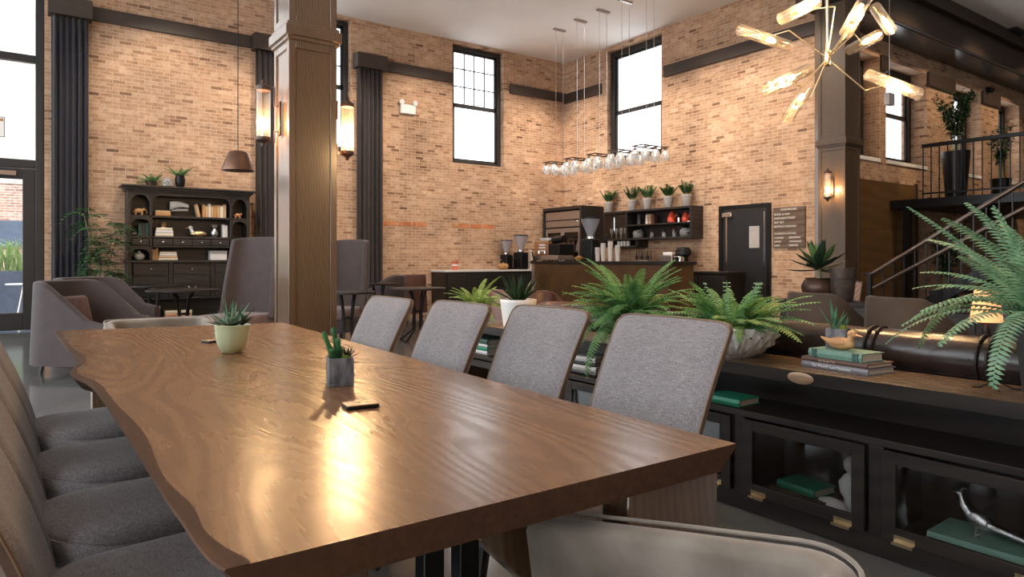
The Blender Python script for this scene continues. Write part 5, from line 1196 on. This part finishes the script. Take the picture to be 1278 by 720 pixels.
for j,(px,n_,h,l) in enumerate(((746,1,.26,'leftmost tall stack of paper cups on the bar'),(752,1,.34,'second stack of paper cups on the bar'),(760,1,.38,'tallest stack of paper cups on the bar'),(768,1,.30,'rightmost stack of paper cups on the bar'))):
    v=P(px,322,X=9.25); t=thing('cup_stack',l,'cups',(9.25+.02*j,v.y,BT)); pr=[(.040,0)]
    for q in range(8): pr+=[(.050,h*.55+q*h*.055),(.054,h*.55+q*h*.055+.004),(.054,h*.55+q*h*.055+.012),(.049,h*.55+q*h*.055+.014)]
    MB().lathe(pr+[(.001,h*1.0)],16).build('cups', M['paper_cup'], t, smooth=True); MB().lathe([(.055,h),(.056,h+.01),(.001,h+.012)],16).build('rim', M['white'], t)
v=P(672,322,X=9.05); t=thing('card_reader','black card reader standing at the left of the espresso machine','card reader',(9.0,v.y+.12,BT),R(-30)); MB().obox((0,0,.10),(.02,.14,.2),ry=R(-15)).build('screen', M['black'], t, bevel=.006); rbox(-.05,.05,-.05,.05,0,.015).build('base', M['black'], t, bevel=.004)
v=P(775,326,X=9.2); t=thing('orange_bowl','orange bowl on the bar behind the ferns','bowl',(9.05,P(722,325,X=9.05).y-.02,BT)); MB().lathe([(.04,0),(.09,.04),(.11,.08),(.105,.08),(.08,.04),(.001,.015)],20).build('body', M['orange_book'], t, smooth=True); MB().ball((0,0,.07),(.07,.07,.04),12,8).build('fruit', M['orange_book'], t, smooth=True)
v=P(853,325,X=10.8); t=thing('drip_brewer','black rounded coffee brewer on the back counter','coffee maker',(10.8,v.y,.921),R(180)); MB().lathe([(.13,0),(.13,.03),(.10,.05),(.10,.28),(.15,.32),(.16,.40),(.12,.47),(.001,.49)],20).build('body', M['black'], t, smooth=True); rbox(.08,.22,-.1,.1,.0,.30).build('reservoir', M['chrome'], t, bevel=.02); MB().tube([(.13,0,.36),(.22,0,.33)],.02,8).build('spout', M['chrome'], t)
v=P(838,325,X=10.75); t=thing('counter_box','pale counter appliance left of the black brewer','appliance',(10.78,v.y+.05,.921)); rbox(-.14,.14,-.16,.16,0,.32).build('body', M['steel'], t, bevel=.012); rbox(-.10,-.0,-.12,.12,.32,.38).build('lid', M['white'], t, bevel=.01)
v=P(803,316,X=10.8); t=thing('bottle_rack','dark bottle tops rack on the back counter behind the fern','rack',(10.8,v.y,.921)); rbox(-.12,.12,-.25,.25,0,.22).build('tray', M['steel'], t, bevel=.008)
for j in range(6): MB().lathe([(.03,.221),(.03,.30),(.012,.33),(.012,.40),(.02,.405),(.001,.42)],10,c=(0,-.2+.08*j,0)).build('syrup_bottle', M['black'] if j%2 else M['bronze'], t, smooth=True)

# kitchen door and menu board
dk=MB(); dk.box(XR-.05,XR+.0,7.45,7.53,0,2.2).box(XR-.05,XR,8.51,8.59,0,2.2).box(XR-.05,XR,7.53,8.51,2.12,2.2); o=struct('door_2', dk, M['black'], bevel=.004)
rbox(XR-.035,XR-.0,7.54,8.50,.01,2.11).build('door_leaf', M['door_panel'], o, bevel=.003)
rbox(XR-.04,XR-.034,7.68,7.90,1.37,1.78).build('vision_panel', M['greypot'], o, bevel=.02); rbox(XR-.04,XR-.034,8.40,8.43,.1,2.05).build('edge_strip', M['chrome'], o); rbox(XR-.04,XR-.034,7.56,7.59,.1,2.05).build('edge_strip', M['chrome'], o)
rbox(XR-.10,XR-.036,8.26,8.48,1.97,2.06).build('door_closer', M['chrome'], o, bevel=.01)
mn=thing('menu_board','brown plank menu board with white lettering right of the kitchen door','menu board',(XR-.03,7.085,1.73))
for k in range(9): rbox(0,.025,-.315,.315,-.37+k*.0825,-.37+(k+1)*.0825-.005).build('plank', M['board'], mn, bevel=.002)
def line(txt, y, z, s, align='LEFT'):
    cu=bpy.data.curves.new('lettering','FONT'); cu.body=txt; cu.size=s; cu.extrude=.001; cu.align_x=align; cu.align_y='CENTER'; cu.materials.append(M['letter'])
    o=bpy.data.objects.new('lettering',cu); COL.objects.link(o); o.parent=mn; o.location=(-.002,y,z); o.rotation_euler=(R(90),0,R(-90))
for (tx,y,z,s,al) in (('SANDWICHES',0,.325,.05,'CENTER'),('BAGEL & HAM',.29,.24,.05,'LEFT'),('AVOCADO TOAST',.29,.17,.05,'LEFT'),('BEST BLT',.29,.095,.05,'LEFT'),('BUFFALO CHICKEN',.29,.02,.05,'LEFT'),
                      ('FLATBREAD | PASTRIES',.28,-.11,.042,'LEFT'),('COOKIES',.29,-.185,.045,'LEFT'),('BROWNIES',-.01,-.185,.045,'LEFT'),('APPLES',.29,-.255,.045,'LEFT'),('CROISSANT',-.01,-.255,.045,'LEFT'),('CHIPS',.29,-.325,.045,'LEFT'),('MUFFINS',-.01,-.325,.045,'LEFT')): line(tx,y,z,s,al)

# ================================================================== RIGHT SIDE: LEDGE, POTS, BOOTH CHAIRS, STAIR, LANDING
lg=thing('low_partition','low dark panelled partition behind the brown chairs','partition',(9.2,3.9,0))
rbox(-.25,.25,-2.6,2.0,.52,.58).build('ledge', M['black_wood'], lg, bevel=.006); rbox(-.2,.2,-2.55,1.95,0,.52).build('panel', M['hutch'], lg)
for k in range(7): rbox(-.215,-.2,-2.5+.64*k,-1.92+.64*k,.08,.47).build('panel_frame', M['hutch'], lg, bevel=.006)
LZ=.581
v=P(1022,372,Z=LZ); t=potted('round bronze pot of broad-leaved agave on the low partition','agave_pot',(9.2,P(1022,370,X=9.2).y,LZ),[(.13,0),(.17,.02),(.225,.12),(.235,.19),(.20,.27),(.175,.29),(.185,.31),(.17,.31),(.165,.28)],M['bronze'],.165,.28,M['moss'])
MB().tube([(0,0,.28),(.01,0,.40),(0,0,.5)],[.035,.03,.03],8).build('stem', M['stem'], t)
for i in range(24):
    a_=i*2.4; k=i/24; m=MB(); blade(m,(.02*math.cos(a_),.02*math.sin(a_),.42+.12*k),a_,.46-.12*k,-.15+1.5*k,.1+1.4*k,.13,.16,7,wide=.5); m.build('leaf', M['agave_in'] if 14<=i<19 else M['agave'], t, smooth=True)
v=P(1051,372,X=9.2); t=thing('floor_vase','tall mottled dark vase beside the agave on the low partition','vase',(9.2,v.y,LZ)); MB().lathe([(.12,0),(.13,.02),(.155,.30),(.165,.42),(.168,.45),(.158,.455),(.15,.42),(.12,.05),(.001,.03)],28).build('body', M['stonevase'], t, smooth=True, ang=50); MB().lathe([(.16,.30),(.163,.315)],28).build('ridge', M['bronze'], t)
t=thing('leaning_frame','small dark frame leaning beside the mottled vase','picture frame',(9.15,P(1071,374,X=9.15).y,LZ)); MB().obox((0,0,.14),(.02,.10,.28),rx=R(8)).build('frame', M['bronze'], t, bevel=.004); MB().obox((-.012,0,.14),(.004,.07,.24),rx=R(8)).build('panel', M['tan_wood'], t)
v=P(1112,400,X=6.5); club_chair('brown velvet club chair back seen over the sofa, right of the succulents',(6.8,v.y-.03,0),R(-20),M['brown_chair'],w=.60,dp=.58,hb=.80,ha=.55,name='club_chair')
v=P(1022,400,X=6.5); club_chair('brown velvet club chair back seen over the sofa, left of the succulents',(6.8,v.y+.1,0),R(-20),M['brown_chair'],w=.60,dp=.58,hb=.81,ha=.55)
v=P(660,385,d=7.2); club_chair('dark maroon leather chair behind the aloe pot',(v.x,v.y,0),FW-.5,M['maroon'],w=.66,dp=.7,hb=.84,ha=.62)
v=P(714,390,d=6.0); club_chair('maroon leather chair with tan rim left of the big fern',(v.x,v.y,0),FW+.4,M['maroon'],w=.66,dp=.7,hb=.80,ha=.70,seatmat=M['tan_wood'])
# dark panelled cabinet and lamp at the right
cb_=thing('side_cabinet','dark panelled cabinet behind the lit table lamp','cabinet',(7.3,1.85,0)); rbox(-.25,.25,-.8,.6,0,.80).build('body', M['hutch'], cb_, bevel=.006)
for k in range(4): rbox(-.265,-.25,-.78+.345*k,-.45+.345*k,.06,.74).build('door', M['hutch'], cb_, bevel=.005)
v=P(1231,402,d=5.0); st=thing('side_table','small dark side table under the lit lamp','table',(v.x,v.y,0)); MB().lathe([(.24,.52),(.25,.53),(.25,.55),(.001,.55)],28).build('tabletop', M['black_wood'], st); MB().tube([(0,0,.53),(0,0,.02)],.03,10).build('pedestal', M['black'], st); MB().lathe([(.18,0),(.18,.015),(.03,.03)],24).build('foot', M['black'], st)
tl=thing('table_lamp','small table lamp with a glowing amber shade behind the fern','table lamp',(v.x,v.y,.551)); MB().lathe([(.06,0),(.06,.015),(.02,.03),(.03,.08),(.015,.12),(.012,.20)],18).build('base', M['black'], tl, smooth=True)
MB().lathe([(.105,.145),(.075,.375),(.072,.375),(.102,.145)],28).build('lamp_shade', M['shade_lit'], tl, smooth=True, ang=50); MB().ball((0,0,.25),.025,10,8).build('bulb', M['bulb_soft'], tl); lamp('table_lamp_light',(0,0,.42),5,parent=tl,r=.06)
# stair
sx0=10.6; stt=thing('staircase','dark staircase climbing to the landing on the right','staircase',(11.2,5.3,0)); nst=13; rise=2.3/nst; go=.265
for k in range(nst): rbox(-.6,.6,-(k+1)*go-.02,-k*go,k*rise+rise-.05,(k+1)*rise).build('tread', M['black_wood'], stt, bevel=.004)
for x in (-.62,.6): MB().prism([(0,-.02),(0,.12),(-nst*go,2.3+.02),(-nst*go,2.3-.25)],x,x+.03,'yz').build('stringer', M['black'], stt)
rl=thing('stair_railing','black metal stair railing with two sloping handrails and thin balusters','railing',(10.5,5.25,0))
def rail_z(y): return .94+(5.25-y)*.63
MB().tube([(0,.05,.92),(0,0,.94),(0,-3.3,.94+3.3*.63)],.032,10).build('handrail', M['rail'], rl, smooth=True)
MB().tube([(-.03,-.02,.72),(-.03,-3.3,.72+3.28*.57)],.028,10).build('lower_handrail', M['rail'], rl, smooth=True)
rbox(-.03,.03,.02,.08,0,.93).build('newel_post', M['black'], rl, bevel=.004)
MB().obox((0,.05,.935),(.14,.16,.02)).build('newel_plate', M['black'], rl)
for k in range(1,22): y=-k*.15; rbox(-.008,.008,y-.008,y+.008,max(0,-y*rise/go-.1),.93-y*.63).build('baluster', M['black'], rl)
# landing
ld=thing('landing','raised landing with dark edge at the top of the stair','landing',(13.8,4.0,0))
rbox(0,6.5,-3,2.55,2.16,2.3).build('deck', M['black_wood'], ld); rbox(-.04,0,-3,2.55,2.14,2.3).build('fascia', M['black'], ld)
for y in (-2.5,0,2.3): rbox(.05,.17,y-.06,y+.06,0,2.16).build('post', M['black'], ld)
rr=thing('landing_railing','black baluster railing along the landing edge','railing',(13.83,4.0,2.3)); rbox(-.03,.03,-3,2.0,.96,1.03).build('handrail', M['black'], rr, bevel=.006); rbox(-.015,.015,-3,2.0,.08,.11).build('bottom_rail', M['black'], rr)
for k in range(36): y=1.98-k*.14; rbox(-.008,.008,y-.008,y+.008,.0,.96).build('baluster', M['black'], rr)
def tall_plant(label, loc, ph_, pr_, h, spread, n, name='potted_tree'):
    t=potted(label,name,loc,[(pr_*.72,0),(pr_,ph_),(pr_*.93,ph_),(pr_*.9,ph_*.9)],M['black'],pr_*.88,ph_*.92); m=MB(); b=MB()
    for i in range(8):
        a=i*2.4; b_=Vector((.05*math.cos(a),.05*math.sin(a),ph_*.9)); tp=Vector((spread*.8*math.cos(a),spread*.8*math.sin(a),ph_+h*(.7+.3*rnd.random()))); md=b_.lerp(tp,.5)-Vector((.1*math.cos(a),.1*math.sin(a),0)); b.tube([b_,md,tp],[.012,.008,.004],5)
        for s in range(n//8):
            q=md.lerp(tp,rnd.uniform(-.2,1.05)); leafcluster(m,q,(.09,.09,.09),4,.11,.045)
    b.build('branches', M['stem'], t, smooth=True); m.build('foliage', M['leaf_dark'], t, fix=False); return t
v=P(1193,240,Y=5.75); tall_plant('tall dark planter with a leafy ficus on the landing',(14.55,P(1193,240,X=14.55).y,2.3),.92,.24,1.15,.34,260)
v=P(1250,230,X=16.5); tall_plant('second leafy plant on the landing before the last window',(17.2,P(1249,240,X=17.2).y,2.3),.6,.2,1.1,.25,130)
tall_plant('leafy plant in the shadow beneath the landing',(14.5,5.85,0),.5,.2,1.2,.3,160)
v=P(1231,112,Y=YB); t=thing('security_camera','small black security camera on the brick above the landing','camera',(v.x,YB,v.z)); rbox(-.05,.05,-.05,0,-.05,.05).build('mount', M['black'], t, bevel=.006); MB().tube([(-.02,-.05,0),(-.12,-.16,-.06)],.06,12).build('housing', M['black'], t, smooth=True, ang=50)
v=P(1110,124,d=10.4); t=thing('hanging_sign','small grey box sign hanging on a thin wire before the window','sign',v); rbox(-.09,.09,-.04,.04,-.09,.09).build('box', M['greypot'], t, bevel=.005); MB().tube([(0,0,.09),(0,0,CEIL-v.z)],.004,6).build('wire', M['chrome'], t)

# lettering becomes plain mesh
dg=bpy.context.evaluated_depsgraph_get()
for o in [o for o in S.objects if o.type=='FONT']:
    me=bpy.data.meshes.new_from_object(o.evaluated_get(dg)); nm=o.name.split('.')[0]; q=bpy.data.objects.new(nm+'_mesh',me); COL.objects.link(q); q.parent=o.parent; q.location=o.location; q.rotation_euler=o.rotation_euler
    bpy.data.objects.remove(o); q.name=nm
# ================================================================== LIGHT
w=bpy.data.worlds.new('World'); S.world=w; w.use_nodes=True; nt=w.node_tree; bg=nt.nodes['Background']
bg.inputs[0].default_value=(.90,.95,1,1); bg.inputs[1].default_value=WORLD
def spot(name, loc, target, energy, size, blend=.6, col=(1,.85,.70), r=.08):
    l=bpy.data.lights.new(name,'SPOT'); l.energy=energy; l.color=col; l.spot_size=R(size); l.spot_blend=blend; l.shadow_soft_size=r
    o=bpy.data.objects.new(name,l); COL.objects.link(o); o.location=loc; o.rotation_euler=(Vector(target)-Vector(loc)).to_track_quat('-Z','Y').to_euler(); return o
sl=bpy.data.lights.new('sun','SUN'); sl.energy=SUN; sl.angle=R(1); so=bpy.data.objects.new('sun',sl); COL.objects.link(so); so.rotation_euler=Vector((-.12,.57,-.82)).to_track_quat('-Z','Y').to_euler()
# ceiling spots that wash the brick and the wing to the right
for x in (2.2,4.6,7.2,9.6): spot('ceiling_spot',(x,10.6,CEIL-.05),(x,13.4,2.6),SPOT,75)
for y in (12.2,10.4,8.6,7.2): spot('ceiling_spot',(8.6,y,CEIL-.05),(11.2,y,2.6),SPOT,75)
for x in (13,16,19): spot('ceiling_spot',(x,4.2,CEIL-.05),(x,6.6,3.0),SPOT*.55,80,col=(1,.72,.45))
for (x,y) in ((8.2,5.2),(4.5,7.5)): spot('ceiling_spot',(x,y,CEIL-.05),(x,y,0),SPOT*.5,80)
# ================================================================== CAMERA
cam=bpy.data.cameras.new('camera'); co=bpy.data.objects.new('camera',cam); COL.objects.link(co); S.camera=co
co.location=(0,0,EYE); co.rotation_euler=(R(90),0,-A0); cam.sensor_width=36; cam.lens=36*852/1278; cam.shift_y=-36/1278; cam.clip_start=.05; cam.clip_end=200
vs=S.view_settings; vs.view_transform='Standard'; vs.look='None'; vs.exposure=EXPO; vs.gamma=1; vs.use_curve_mapping=False
S.cycles.use_denoising=True; S.cycles.max_bounces=8; S.cycles.diffuse_bounces=4; S.cycles.glossy_bounces=4; S.cycles.transparent_max_bounces=24; S.cycles.transmission_bounces=6
S.cycles.sample_clamp_indirect=6; S.cycles.caustics_reflective=False; S.cycles.caustics_refractive=False
